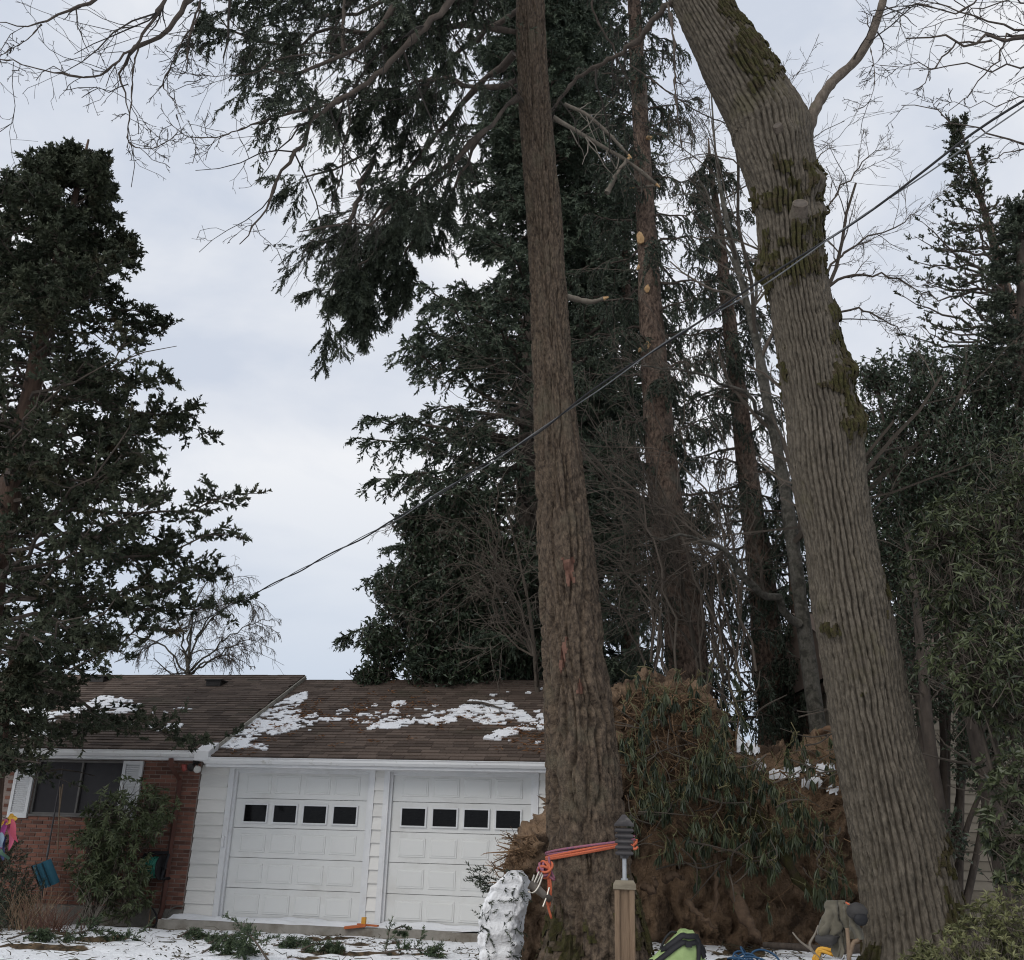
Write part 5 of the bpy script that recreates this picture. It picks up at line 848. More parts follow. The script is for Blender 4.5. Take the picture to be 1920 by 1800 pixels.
# roots
for (lst, r0, r1, mt, lb) in (([(1408, 1518, 13.7), (1435, 1545, 13.6), (1462, 1590, 13.5), (1480, 1625, 13.5), (1510, 1665, 13.6), (1550, 1700, 13.8)], .085, .06, MOSS, 'mossy slanting root'), ([(1372, 1655, 13.7), (1388, 1700, 13.5), (1405, 1730, 13.4), (1422, 1765, 13.4)], .10, .05, ROOT, 'dark stout root'),
    ([(1205, 1660, 13.6), (1218, 1672, 13.5), (1230, 1660, 13.4), (1226, 1645, 13.4)], .05, .03, ROOT, None), ([(1245, 1650, 13.7), (1262, 1640, 13.5), (1280, 1650, 13.5)], .05, .03, ROOT, None), ([(1290, 1690, 13.6), (1320, 1725, 13.5), (1345, 1740, 13.5)], .04, .015, ROOT, None), ([(1340, 1600, 13.6), (1343, 1650, 13.5), (1341, 1710, 13.5)], .04, .02, ROOT, None), ([(1535, 1375, 14.3), (1550, 1368, 14.1), (1566, 1362, 14.0), (1580, 1364, 13.9)], .05, .035, mat('cut_root', (.13, .075, .045), (.20, .12, .07), 12, rough=.8), 'orange brown torn root'), ([(1240, 1290, 14.4), (1215, 1330, 14), (1208, 1370, 13.8), (1220, 1420, 13.8)], .04, .015, ROOT, None), ([(1270, 1540, 13.7), (1330, 1590, 13.5), (1390, 1600, 13.5), (1450, 1660, 13.6)], .03, .012, ROOT, None)):
    Q, q = resample(pts(lst), 14, np.linspace(r0, r1, len(lst))); Q[1:-1] += rng.normal(size=(12, 3))*.015; b_ = MB(); b_.tubes(Q, q*(1+.15*rng.normal(size=14)), 9); build('root', b_, mt, rp, smooth=True, label=lb)
stm = []
for k in range(60):
    a = rng.uniform(940, 1010); b = np.interp(a, TOPL[:, 0], TOPL[:, 1])+rng.uniform(-8, 60); d = np.array([rng.uniform(-.9, -.1), rng.uniform(-.5, .1), rng.uniform(-.3, .5)]); p = at(a, b, 12.15); ln = rng.uniform(.10, .38); stm.append(np.stack([p, p+d*ln*.5+rng.normal(size=3)*.03, p+d*ln+rng.normal(size=3)*.05+[0, 0, -.05*ln]]))
for k in range(420):
    a = rng.choice([rng.uniform(1160, 1340), rng.uniform(1160, 1620)]); b = np.interp(a, TOPL[:, 0], TOPL[:, 1])+5+abs(rng.normal())*110; b = min(b, 1750); p = at(a, b, 14.0); d = nrm(np.array([rng.normal(), rng.uniform(-1.2, -.1), rng.normal()-.4])); ln = rng.uniform(.15, .5); stm.append(np.stack([p, p+d*ln*.5+rng.normal(size=3)*.05, p+d*ln+rng.normal(size=3)*.08]))
stm = np.stack(stm); b_ = MB(); b_.tubes(stm, np.array([1, .7, .3])[None]*rng.uniform(.006, .015, (len(stm), 1)), 4, rng.uniform(0, 1, len(stm))); F1, r1_ = grow(np.stack([resample(q, 6) for q in stm[:60]]), np.full((60, 6), .008), 4, rng, (.2, 1), .5, .3, .8, .3, 4); b_.tubes(F1, np.maximum(r1_*.7, .003), 3, rng.uniform(0, 1, len(F1))); build('rootlet', b_, mat('rootlet', (.09, .055, .032), (.26, .165, .095), 8, rough=.95, attr=True), rp, kind='stuff')
# upturned turf on its left, white with snow
tf = thing('snowy_turf', 'slab of turf flipped upright and plastered with snow, left of the roped fir', 'turf', at(940, 1850, 12.0))
rows = np.array([(1632, 960, 976), (1644, 946, 984), (1660, 930, 986), (1685, 914, 986), (1710, 905, 983), (1750, 900, 976), (1800, 903, 972), (1850, 908, 970), (1900, 912, 968)], float); yy = np.linspace(1632, 1900, 70); l_ = np.interp(yy, rows[:, 0], rows[:, 1]); r_ = np.interp(yy, rows[:, 0], rows[:, 2]); th = np.arange(60)*2*PI/60; V = np.zeros((70, 60, 3))
for i, (y_, a, b) in enumerate(zip(yy, l_, r_)):
    A, B = at(a, y_, 12.0), at(b, y_, 12.0); c = (A+B)/2; hw_ = (B-A)/2; sc_ = np.sign(np.cos(th))*np.abs(np.cos(th))**.3; ss_ = np.sign(np.sin(th))*np.abs(np.sin(th))**.3; V[i] = c+sc_[:, None]*hw_+ss_[:, None]*np.array([.04, .22, 0])
dv = np.zeros_like(V); dv[..., :2] = nrm(V[..., :2]-V.mean(1, keepdims=True)[..., :2]); V = V+dv*((fbm(V*8, 5, 320, .6)-.5)*.15+(fbm(V*26, 3, 321)-.5)*.06)[..., None]
I = np.arange(69)[:, None]*60; j = np.arange(60)[None]; F = np.stack([I+j, I+(j+1) % 60, I+60+(j+1) % 60, I+60+j], -1).reshape(-1, 4); mb = MB(); mb.add(V, F); mb.add(np.vstack([V[0], V[0].mean(0)]), np.array([(i, (i+1) % 60, 60) for i in range(60)])); build('snow_crust', mb, mat('turf_snow', (.80, .81, .83), (.87, .87, .88), 5, rough=.6, bump=.6, bscale=24, bdist=.03, c3=(.12, .10, .06), s3=6.5, t3=(.66, .72)), tf, smooth=True)
def sprigs(mb, P, D, rng, ln=.16, n=7, leafm=None):
    shoots(mb, P, D, ln*rng.uniform(.6, 1.3, len(P)), 12, .05, .013, rng, .75)
n_ = 95; ii = rng.integers(0, 60, n_); sg_ = np.linalg.norm(np.roll(V[35], -1, 0)-V[35], axis=1)*(np.sin(th) < -.02); jj = rng.choice(60, n_, p=sg_/sg_.sum()); V[ii, jj]; tq = rng.uniform(0, 1, (n_, 1)); cl = np.ones(n_, bool); P_ = (V[ii, jj]*(1-tq)+V[ii, (jj+1) % 60]*tq)[cl]; D_ = nrm(rng.normal(size=P_.shape)*.6+[0, -.25, -.5]); mb = MB(); sprigs(mb, P_+[0, -.02, 0], D_, rng, .10); build('sprig', mb, FIRLEAF, tf, kind='stuff')
b_ = MB(); P_ = []
for k in range(7):
    p = at(rng.uniform(918, 945), rng.uniform(1640, 1680), 11.95); P_.append(np.stack([p, p+[-.1, -.05, .06], p+[-.2+rng.normal()*.05, -.1, .10+rng.normal()*.05]]))
P_ = np.stack(P_); B_, D_, _ = along(P_, 7, rng); mb = MB(); sprigs(mb, B_, D_+rng.normal(size=D_.shape)*.4, rng, .10); build('sprig', mb, FIRLEAF, tf, kind='stuff')
# rhododendron buried in the root plate, leaves hanging straight down
rh = thing('drooping_rhododendron', 'rhododendron with cold drooped leaf clusters spread over the root plate', 'shrub', at(1400, 1700, 13.8)); cl = []
reg = [[(1160, 1290), (1330, 1300), (1345, 1400), (1400, 1420), (1380, 1500), (1300, 1500), (1200, 1560), (1165, 1500)], [(1160, 1480), (1420, 1440), (1560, 1540), (1590, 1640), (1540, 1690), (1450, 1640), (1380, 1620), (1290, 1600), (1230, 1610), (1175, 1560)], [(1260, 1330), (1400, 1330), (1390, 1440), (1300, 1450)]]
for po, n_ in zip(reg, (130, 260, 50)):
    c = 0
    while c < n_:
        p = np.array([rng.uniform(1150, 1610), rng.uniform(1270, 1700)])
        if inpoly(np.array([p[0]]), np.array([p[1]]), po)[0] and vn(np.array([[p[0]/42, p[1]/42, .3]]), 6)[0] > .47: cl.append((p[0], p[1], rng.uniform(13.0, 13.75))); c += 1
for a, b in [(rng.uniform(1165, 1345), rng.uniform(1255, 1330)) for _ in range(34)]+[(rng.uniform(1350, 1590), rng.uniform(1380, 1440)) for _ in range(16)]: cl.append((a, b, rng.uniform(13.6, 14.3)))
for a, b in ((1310, 1640), (1378, 1680), (1440, 1690), (1420, 1440), (1480, 1440), (1515, 1440), (1505, 1400), (1490, 1380), (1560, 1450), (1385, 1300), (1380, 1275), (1360, 1640), (1560, 1640), (1590, 1660), (1570, 1600), (1500, 1425), (1520, 1460), (1475, 1400), (1185, 1470), (1190, 1530), (1195, 1580)): cl.append((a, b, 13.5)); cl.append((a+rng.normal()*7, b+rng.normal()*9, 13.5))
CLP = np.array([at(*c) for c in cl]); f = MB(); whorls(f, CLP, np.tile([0., 0, -1], (len(CLP), 1))+rng.normal(size=CLP.shape)*.25, 9, .17, .029, rng, .7, .06, sp0=.08, sp1=.60); build('foliage', f, RHODRO, rh, kind='stuff')
up = CLP+rng.normal(size=CLP.shape)*.03+[0, -.02, .05]; dx = rng.normal(size=(len(CLP), 1))*.05; P_ = np.stack([CLP, up, up+np.c_[dx, rng.uniform(.0, .12, (len(CLP), 1)), rng.uniform(-.05, .08, (len(CLP), 1))], up+np.c_[dx*2.2, rng.uniform(.1, .3, (len(CLP), 1)), rng.uniform(-.12, .22, (len(CLP), 1))]], 1); b_ = MB(); b_.tubes(P_, np.array([.8, 1, .9, 1.1])[None]*rng.uniform(.005, .008, (len(P_), 1)), 4, rng.uniform(0, 1, len(P_))); build('twig', b_, mat('green_twig', (.075, .068, .032), (.15, .13, .065), 8, rough=.7, attr=True), rh, kind='stuff')
f = MB(); shoots(f, CLP+[0, 0, .01], np.tile([0., -.2, 1], (len(CLP), 1)), np.full(len(CLP), .03), 5, .05, .014, rng, .9); build('bud', f, YELLEAF, rh, kind='stuff')
stm = []
for k in range(95):
    x0, y0 = rng.uniform(1180, 1580), rng.uniform(1310, 1640); a = rng.uniform(-1, 1)*PI; L_ = rng.uniform(40, 130); Yk = rng.uniform(13.1, 13.7); b = a+rng.normal()*.8; stm.append(resample(pts([(x0, y0, Yk), (x0+L_*.4*math.cos(a), y0+L_*.4*math.sin(a)*.7, Yk-.1), (x0+L_*.4*math.cos(a)+L_*.5*math.cos(b), y0+L_*.28*math.sin(a)+L_*.4*math.sin(b), Yk-.05)]), 8))
stm = np.stack(stm); b_ = MB(); b_.tubes(stm, np.linspace(1, .5, 8)[None]*rng.uniform(.006, .014, (len(stm), 1)), 5, rng.uniform(0, 1, len(stm))); build('stem', b_, TWIG, rh, kind='stuff')

# ================================================================== LAMP POST
PC = at(1171, 1650, 4.5); pg = float(gz(PC[0], PC[1])); hp = PC[2]-pg-.035
lp = thing('lamp_post', 'square wooden post topped by a louvred grey garden lantern', 'lamp post', (PC[0], PC[1], pg-.1), rz=-.115)
def lb(name, mb, mt, par=None, **k): return build(name, mb, mt, par or lp, local=True, **k)
OLDW = mat('weathered_wood', (.11, .073, .046), (.205, .142, .092), 14, (6, 6, .5), rough=.85, bump=.6, bscale=30, bdist=.004, c3=(.12, .075, .045), s3=7, t3=(.55, .75)); CAPW = mat('cap_wood', (.13, .108, .078), (.22, .19, .14), 14, (1, 5, 5), rough=.85, bump=.5, bdist=.004, c3=(.12, .13, .07), s3=9, t3=(.5, .7)); LANT = mat('lantern_metal', (.028, .025, .026), (.062, .057, .058), 18, rough=.6, bump=.3, bscale=60, bdist=.002, c3=(.16, .145, .13), s3=14, t3=(.56, .74)); GALV = mat('galvanised_pipe', (.30, .31, .32), (.42, .43, .44), 10, rough=.45, metal=.5)
zt = hp+.1; mb = MB(); mb.box((-.030, -.030, -.1), (.030, .030, zt)); lb('post', mb, OLDW)
for sx, sy in ((-1, -1), (1, -1), (-1, 1), (1, 1)):
    mb = MB(); x0 = sx*.030-.011; y0 = sy*.030-.011; prof = [(x0+.004, y0), (x0+.018, y0), (x0+.022, y0+.004), (x0+.022, y0+.018), (x0+.018, y0+.022), (x0+.004, y0+.022), (x0, y0+.018), (x0, y0+.004)]; v = np.array([(a, b, z) for z in (-.1, zt-.001) for a, b in prof]); mb.add(v, np.array([(i, (i+1) % 8, 8+(i+1) % 8, 8+i) for i in range(8)])); lb('corner_trim', mb, OLDW)
mb = MB(); s_ = .0465; mb.box((-s_, -s_, zt), (s_, s_, zt+.018)); a = .037; mb.add(np.array([(-s_, -s_, zt+.0181), (s_, -s_, zt+.0181), (s_, s_, zt+.0181), (-s_, s_, zt+.0181), (-a, -a, zt+.034), (a, -a, zt+.034), (a, a, zt+.034), (-a, a, zt+.034)]), np.array([(0, 1, 5, 4), (1, 2, 6, 5), (2, 3, 7, 6), (3, 0, 4, 7), (4, 5, 6, 7)])); lb('post_cap', mb, CAPW)
mb = MB(); mb.tubes(np.array([(0, 0, zt+.03), (0, 0, zt+.12)]), np.array([.0085, .0085]), 12); mb.tubes(np.array([(0, 0, zt+.033), (0, 0, zt+.041)]), np.array([.015, .015]), 12); lb('pole', mb, GALV)
lz = zt+.118; lan = MB(); lan.tubes(np.array([(0, 0, lz), (0, 0, lz+.018)]), np.array([.016, .02]), 12); lan.box((-.027, -.027, lz+.012), (.027, .027, lz+.118)); la = lb('lantern', lan, LANT)
for k in range(5):
    z = lz+.014+k*.0225; mb = MB(); o_, i_ = .038+.0005*k, .029; v = np.array([(sx*r, sy*r, zz) for (r, zz) in ((o_-.005, z), (o_, z+.005), (o_-.002, z+.012), (i_, z+.017)) for sx, sy in ((-1, -1), (1, -1), (1, 1), (-1, 1))]); mb.add(v, np.array([(q*4+i, q*4+(i+1) % 4, (q+1)*4+(i+1) % 4, (q+1)*4+i) for q in range(3) for i in range(4)]+[(3, 2, 1, 0), (12, 13, 14, 15)])); lb('louvre', mb, LANT, la)
z = lz+.128; mb = MB(); o_ = .041; mb.add(np.array([(-o_, -o_, z), (o_, -o_, z), (o_, o_, z), (-o_, o_, z), (-o_, -o_, z+.006), (o_, -o_, z+.006), (o_, o_, z+.006), (-o_, o_, z+.006), (-.007, -.007, z+.046), (.007, -.007, z+.046), (.007, .007, z+.046), (-.007, .007, z+.046)]), np.array([(0, 3, 2, 1), (0, 1, 5, 4), (1, 2, 6, 5), (2, 3, 7, 6), (3, 0, 4, 7), (4, 5, 9, 8), (5, 6, 10, 9), (6, 7, 11, 10), (7, 4, 8, 11), (8, 9, 10, 11)])); lb('lantern_roof', mb, LANT, la)

# ================================================================== ROPE AND LOWERING DEVICE ON THE FIR
ORG = mat('orange_rope', (.40, .085, .04), (.58, .16, .08), 60, (1, 1, 3), rough=.75, bump=.6, bscale=160, bdist=.004); PUR = mat('purple_rope', (.10, .075, .17), (.42, .13, .12), 55, (1, 1, 3), rough=.75, bump=.6, bscale=160, bdist=.004)
zc = lambda y_: at(1110, y_, 10.1)[2]
ctr = np.array([np.interp(zc(1600), FP[:, 2], FP[:, 0]), np.interp(zc(1600), FP[:, 2], FP[:, 1])])
rad = float(np.interp(zc(1600), FP[:, 2], FR))+.03
rp_ = thing('rigging_rope', 'orange and purple arborist rope tied round the fir trunk with a knot at its left', 'rope', (ctr[0], ctr[1], zc(1600)))
zl, zr_ = at(1030, 1612, 10.3)[2], at(1185, 1580, 10.3)[2]
for k, (dz, mt) in enumerate(((.0, ORG), (.024, ORG), (.05, PUR), (.034, PUR), (.012, ORG))):
    a = np.linspace(0, 2*PI, 90); x = ctr[0]+(rad+.004*(k % 3))*np.cos(a); y = ctr[1]+(rad+.004*(k % 3))*np.sin(a); t = (np.cos(a)+1)/2; zz = zl*(1-t)+zr_*t+dz*(1+.35*np.sin(a*1.5+k))-.02*np.sin(a)*0-.0; b_ = MB(); b_.tubes(np.stack([x, y, zz], -1), np.full(90, .0115), 8); build('strand', b_, mt, rp_, smooth=True)
kc = at(1021, 1630, 9.98)
for k in range(7):
    a = np.linspace(0, 2*PI, 22); ax = nrm(rng.normal(size=3)); u_ = nrm(np.cross(ax, [0, 0, 1.])); v_ = np.cross(ax, u_); r_ = rng.uniform(.035, .06); b_ = MB(); b_.tubes(kc+rng.normal(size=3)*.015+(u_*np.cos(a)[:, None]+v_*np.sin(a)[:, None]*1.2)*r_, np.full(22, .0115), 7); build('knot_loop', b_, ORG if k % 3 else PUR, rp_, smooth=True)
for lst, mt in (([(1024, 1632, 9.98), (1029, 1660, 9.98), (1026, 1690, 9.98), (1034, 1722, 10)], ORG), ([(1028, 1632, 9.98), (1033, 1664, 9.98), (1030, 1700, 10)], ORG), ([(1026, 1640, 9.96), (1040, 1650, 9.98), (1032, 1630, 9.98), (1029, 1606, 9.98)], PUR), ([(1186, 1588, 9.95), (1193, 1580, 9.9), (1194, 1574, 9.9)], ORG), ([(1183, 1585, 9.95), (1190, 1592, 9.9), (1196, 1588, 9.9)], ORG)):
    b_ = MB(); Q = resample(pts(lst), 14); b_.tubes(Q, np.full(14, .0115), 7); build('tail', b_, mt, rp_, smooth=True)
STL = mat('worn_steel', (.34, .31, .27), (.50, .47, .42), 12, rough=.35, metal=.7)
dv_ = thing('lowering_device', 'steel friction device with bent prongs hanging from the rope knot', 'rigging device', at(1008, 1665, 9.9))
for lst, r0 in (([(1016, 1636, 9.92), (1009, 1652, 9.9), (1003, 1662, 9.9)], .009), ([(1011, 1634, 9.9), (1004, 1650, 9.88), (998, 1662, 9.88)], .009), ([(1018, 1640, 9.9), (1010, 1662, 9.86), (1000, 1674, 9.85), (990, 1671, 9.85)], .009), ([(1002, 1640, 9.88), (998, 1652, 9.88)], .009)):
    b_ = MB(); Q = resample(pts(lst), 12); b_.tubes(Q, np.full(12, r0), 8); build('prong', b_, STL, dv_, smooth=True)
b_ = MB(); Q = pts([(993, 1657, 9.9), (1005, 1664, 9.9), (1018, 1676, 9.92), (1031, 1686, 9.98)]); b_.tubes(Q, np.array([.045, .04, .034, .032]), 10); build('barrel', b_, mat('worn_iron', (.11, .095, .08), (.19, .165, .14), 15, rough=.6), dv_, smooth=True)
for a, b in (((1030, 1664), (1026, 1678)), ((1024, 1684), (1018, 1700))):
    b_ = MB(); b_.tubes(pts([(a[0], a[1], 9.92), (b[0], b[1], 9.9)]), np.array([.008, .008]), 8); build('pin', b_, STL, dv_)

# ================================================================== THINGS LYING ABOUT
def ell(c, ax, n=(18, 28), nz=.0, seed=0, sup=1.0):
    u_ = np.linspace(-PI/2, PI/2, n[0]); v_ = np.arange(n[1])*2*PI/n[1]; sp = lambda t: np.sign(t)*np.abs(t)**sup
    P_ = np.stack([sp(np.cos(u_))[:, None]*sp(np.cos(v_))[None], sp(np.cos(u_))[:, None]*sp(np.sin(v_))[None], np.repeat(sp(np.sin(u_))[:, None], n[1], 1)], -1)
    if nz: P_ = P_*(1+nz*(fbm(P_*2.2+seed, 3, seed)-.5))[..., None]
    I_ = np.arange(n[0]-1)[:, None]*n[1]; j_ = np.arange(n[1])[None]; return P_*np.asarray(ax)+c, np.stack([I_+j_, I_+(j_+1) % n[1], I_+n[1]+(j_+1) % n[1], I_+n[1]+j_], -1).reshape(-1, 4)
LIME = mat('lime_fabric', (.24, .33, .13), (.33, .43, .19), 9, rough=.85, bump=.35, bscale=24, bdist=.01, c3=(.20, .27, .11), s3=6, t3=(.52, .7)); BLK = mat('black_webbing', (.010, .010, .012), (.022, .022, .025), 14, rough=.7)
bc = at(1262, 1775, 9.6); bgz = float(gz(bc[0], bc[1])); hz = at(1262, 1741, 9.6)[2]-bgz
bp_ = thing('backpack', 'lime green gear bag with black straps lying beside the wooden post', 'bag', (bc[0], bc[1], bgz)); 
def bagsurf(u_, v_):            # u along the length 0..1, v around 0..1 (over the top)
    L_ = .56; x_ = (u_-.5)*L_; prof = np.sin(np.clip(u_, .0, 1)*PI)**.35; hgt = hz*np.interp(u_, [0, .15, .42, .62, .82, .93, 1], [.42, .52, .78, 1.0, .97, .74, .5]); dep = .17*prof; a = (1-v_)*PI
    y_ = np.sign(np.cos(a))*np.abs(np.cos(a))**.7*dep; z_ = np.abs(np.sin(a))**.55*hgt; return np.stack([bc[0]+x_, bc[1]-y_, bgz+z_], -1)
U_, V_ = np.meshgrid(np.linspace(0.005, .995, 44), np.linspace(0, 1, 30), indexing='ij'); W = bagsurf(U_, V_); W = W+((fbm(W*16, 3, 400)-.5)*.035)[..., None]*np.array([.3, -.6, .8]); I_ = np.arange(43)[:, None]*30+np.arange(29)[None]; Fb = np.stack([I_, I_+1, I_+31, I_+30], -1).reshape(-1, 4); mb = MB(); mb.add(W, Fb); mb.add(W[0], np.array([(0, i, i+1) for i in range(1, 29)])); mb.add(W[-1], np.array([(0, i+1, i) for i in range(1, 29)])); build('bag_body', mb, LIME, bp_, smooth=True)
def strap(us, vs, wd, nm, mt=BLK, off=.008, n=30):
    q = np.linspace(0, 1, n); u_ = np.interp(q, np.linspace(0, 1, len(us)), us); v_ = np.interp(q, np.linspace(0, 1, len(vs)), vs); P_ = bagsurf(u_, v_)+np.array([0, -off*2.2, off*1.6]); T_ = nrm(np.gradient(P_, axis=0)); N_ = nrm(np.array([0, -1., .9])); S_ = nrm(np.cross(T_, N_)); A_ = P_+S_*wd/2; B_ = P_-S_*wd/2; b_ = MB(); vv = np.concatenate([A_, B_, A_-N_*.012, B_-N_*.012]); i = np.arange(n-1); b_.add(vv, np.concatenate([np.stack([i, i+1, n+i+1, n+i], -1), np.stack([i, 2*n+i, 2*n+i+1, i+1], -1), np.stack([n+i, n+i+1, 3*n+i+1, 3*n+i], -1)])); build(nm, b_, mt, bp_, smooth=True)
strap([.02, .2, .45, .7, .96], [.80, .74, .74, .78, .72], .045, 'strap'); strap([.30, .36, .5, .68, .9, .97], [.55, .62, .66, .70, .66, .55], .05, 'strap'); strap([.16, .15, .14, .13], [.95, .8, .68, .56], .04, 'strap'); strap([.82, .85, .86, .84], [.95, .85, .72, .58], .035, 'strap'); strap([.02, .3, .6, .9], [.93, .92, .93, .92], .05, 'lower_trim')
b_ = MB(); Q = resample(bagsurf(np.array([.30, .38, .48, .56]), np.array([.5, .5, .5, .5]))+np.array([[0, 0, 0], [0, 0, .05], [0, 0, .05], [0, 0, 0]]), 16); b_.tubes(Q, np.full(16, .011), 7); build('handle', b_, BLK, bp_, smooth=True)
b_ = MB(); b_.box(bagsurf(np.array(.70), np.array(.775))+[-.03, -.05, -.02], bagsurf(np.array(.70), np.array(.775))+[.02, -.02, .02]); build('buckle', b_, BLK, bp_)
# blue rope heap
BLU = mat('blue_rope', (.02, .06, .13), (.05, .12, .22), 40, rough=.7, bump=.5, bscale=150, bdist=.004); rc = at(1408, 1792, 11.5); rc[2] = float(gz(rc[0], rc[1]))+.03; br_ = []
for k in range(9):
    a = np.linspace(0, 2*PI, 26); tl = rng.uniform(.2, 1.2); az_ = rng.uniform(0, PI); r_ = rng.uniform(.08, .15); c = rc+np.array([rng.normal()*.11, rng.normal()*.07, .03+.5*r_*math.sin(tl)]); u_ = np.array([math.cos(az_), math.sin(az_), 0]); v_ = np.array([-math.sin(az_)*math.cos(tl), math.cos(az_)*math.cos(tl), math.sin(tl)]); br_.append(c+u_*(np.cos(a)*r_*1.1)[:, None]+v_*(np.sin(a)*r_)[:, None])
T_ = thing('blue_rope', 'loose heap of blue climbing rope on the snow', 'rope', rc); b_ = MB(); b_.tubes(np.concatenate(br_[:]).reshape(9, 26, 3), np.full((9, 26), .011), 7); build('coil', b_, BLU, T_, smooth=True)
# jacket and cap hung on a stub beside the maple
jk = thing('jacket', 'grey green work jacket hung on a cut stub against the maple', 'jacket', at(1575, 1780, 9.5)); JK = mat('jacket_cloth', (.075, .068, .050), (.145, .130, .098), 7, rough=.95, bump=.4, bscale=18, bdist=.012, sheen=.2); JD = mat('jacket_dark', (.035, .033, .033), (.06, .057, .055), 8, rough=.9)
def drape(rows, Y, th, nm, mt, seed, amp=.085, par=None):
    rows = np.array(rows, float); yy = np.linspace(rows[0, 0], rows[-1, 0], 36); l_, r_ = np.interp(yy, rows[:, 0], rows[:, 1]), np.interp(yy, rows[:, 0], rows[:, 2]); a = np.arange(36)*2*PI/36; W = np.zeros((36, 36, 3))
    for i in range(36):
        A, B = at(l_[i], yy[i], Y), at(r_[i], yy[i], Y); c = (A+B)/2; W[i] = c+np.cos(a)[:, None]*(B-A)/2+np.sin(a)[:, None]*np.array([0, th, 0])*min(1, .35+i/9); W[i][:, 2] -= 0 if i else .0
    fold = np.sin(a*5+2*vn(W[:, :1]*[0, 0, 6]+seed, seed)*3)*.5+np.sin(a*3+seed)*.5; d_ = W-W.mean(1, keepdims=True); W = W+nrm(d_)*(amp*fold*np.linspace(.3, 1, 36)[:, None]*.5+(fbm(W*9, 3, seed)-.5)*.06-.045*(1-sstep(0, .35, np.abs(2*fbm(W*np.array([11., 11, 4])+seed, 2, seed)-1))))[..., None]; I_ = np.arange(35)[:, None]*36; j_ = np.arange(36)[None]; b_ = MB(); b_.add(W, np.stack([I_+j_, I_+(j_+1) % 36, I_+36+(j_+1) % 36, I_+36+j_], -1).reshape(-1, 4))
    for q, row in ((0, W[0]), (35, W[-1])): b_.add(np.vstack([row, row.mean(0)]), np.array([(i, (i+1) % 36, 36) for i in range(36)]))
    return build(nm, b_, mt, par or jk, smooth=True)
drape([(1688, 1552, 1590), (1700, 1546, 1596), (1730, 1536, 1588), (1754, 1530, 1576)], 9.5, .07, 'sleeve', JK, 3); drape([(1752, 1530, 1576), (1764, 1529, 1570), (1772, 1540, 1562)], 9.49, .07, 'cuff', JD, 4, .02)
drape([(1692, 1566, 1600), (1720, 1572, 1612), (1740, 1580, 1622), (1760, 1592, 1618)], 9.46, .09, 'jacket_body', JK, 5); drape([(1735, 1568, 1590), (1760, 1568, 1588), (1785, 1568, 1582), (1795, 1570, 1576)], 9.5, .05, 'sleeve', JK, 6)
b_ = MB(); b_.tubes(resample(pts([(1586, 1692, 9.38), (1592, 1696, 9.36), (1598, 1700, 9.37)]), 8), np.full(8, .008), 6); build('orange_tag', b_, ORG, jk)
cp = thing('cap', 'dark cap hung over the jacket against the maple', 'cap', at(1610, 1712, 9.35)); c = at(1607, 1709, 9.33); W, Fc = ell(c, (.085, .075, .07), nz=.3, seed=9); b_ = MB(); b_.add(W, Fc); build('crown', b_, JD, cp, smooth=True); W, Fc = ell(at(1614, 1724, 9.27), (.06, .035, .05), nz=.15, seed=5); b_ = MB(); b_.add(W, Fc); build('brim', b_, BLK, cp, smooth=True)
st_ = thing('cut_sapling', 'forked cut sapling stub that props the hung jacket', 'stump', at(1592, 1850, 9.4)); b_ = MB(); b_.tubes(np.stack([resample(pts([(1594, 1860, 9.4), (1592, 1800, 9.38), (1591, 1770, 9.37), (1588, 1740, 9.36)]), 8), resample(pts([(1592, 1790, 9.38), (1600, 1768, 9.36), (1606, 1764, 9.36), (1610, 1762, 9.36)]), 8)]), np.linspace(.024, .016, 8)[None]*np.ones((2, 1)), 8); build('stem', b_, mat('peeled_stub', (.13, .09, .06), (.24, .175, .12), 14, rough=.85), st_, smooth=True)
YEL = mat('yellow_plastic', (.55, .27, .03), (.68, .38, .06), 8, rough=.6); sw_ = thing('yellow_sling', 'yellow orange lifting sling crumpled on the snow under the jacket', 'sling', atz(1540, 1796, .1)); 
for k in range(6):
    p0 = at(1520+rng.uniform(0, 12), 1796+rng.uniform(0, 6), 10.2); p1 = at(1540+rng.uniform(-4, 6), 1776+rng.uniform(0, 8), 10.2); p2 = at(1566+rng.uniform(-6, 4), 1780+rng.uniform(0, 14), 10.15); Q = resample(np.array([p0, p1, p2]), 14); b_ = MB(); b_.tubes(Q, np.full(14, .015), 6); build('loop', b_, YEL, sw_, smooth=True)
# orange tool on the apron
oc = hw(2.66, -.5, 0.0); oc2 = oc+np.array([0, 0, .0]); sc_ = thing('snow_scoop', 'orange plastic tool with a yellow socket lying at the foot of the middle door post', 'tool', oc); ORP = mat('orange_plastic', (.42, .10, .03), (.52, .15, .05), 6, rough=.5)
def lbx(name, lo, hi, mt, tilt=0., rz=0.):
    M = np.array(Matrix.Translation(Vector(oc)) @ Matrix.Rotation(YAW+rz, 4, 'Z') @ Matrix.Rotation(tilt, 4, 'Y')); b_ = MB(); b_.box(lo, hi, M=M); build(name, b_, mt, sc_)
lbx('blade', (-.28, -.16, .015), (.05, .02, .05), ORP, -.12, .25); lbx('blade', (-.10, -.02, .03), (.24, .07, .055), ORP, .03, -.1); lbx('socket', (-.035, .0, .05), (.03, .06, .15), YEL); lbx('grip', (-.02, .03, .03), (.20, .05, .045), mat('tool_red', (.30, .05, .02), rough=.5), 0, .3)
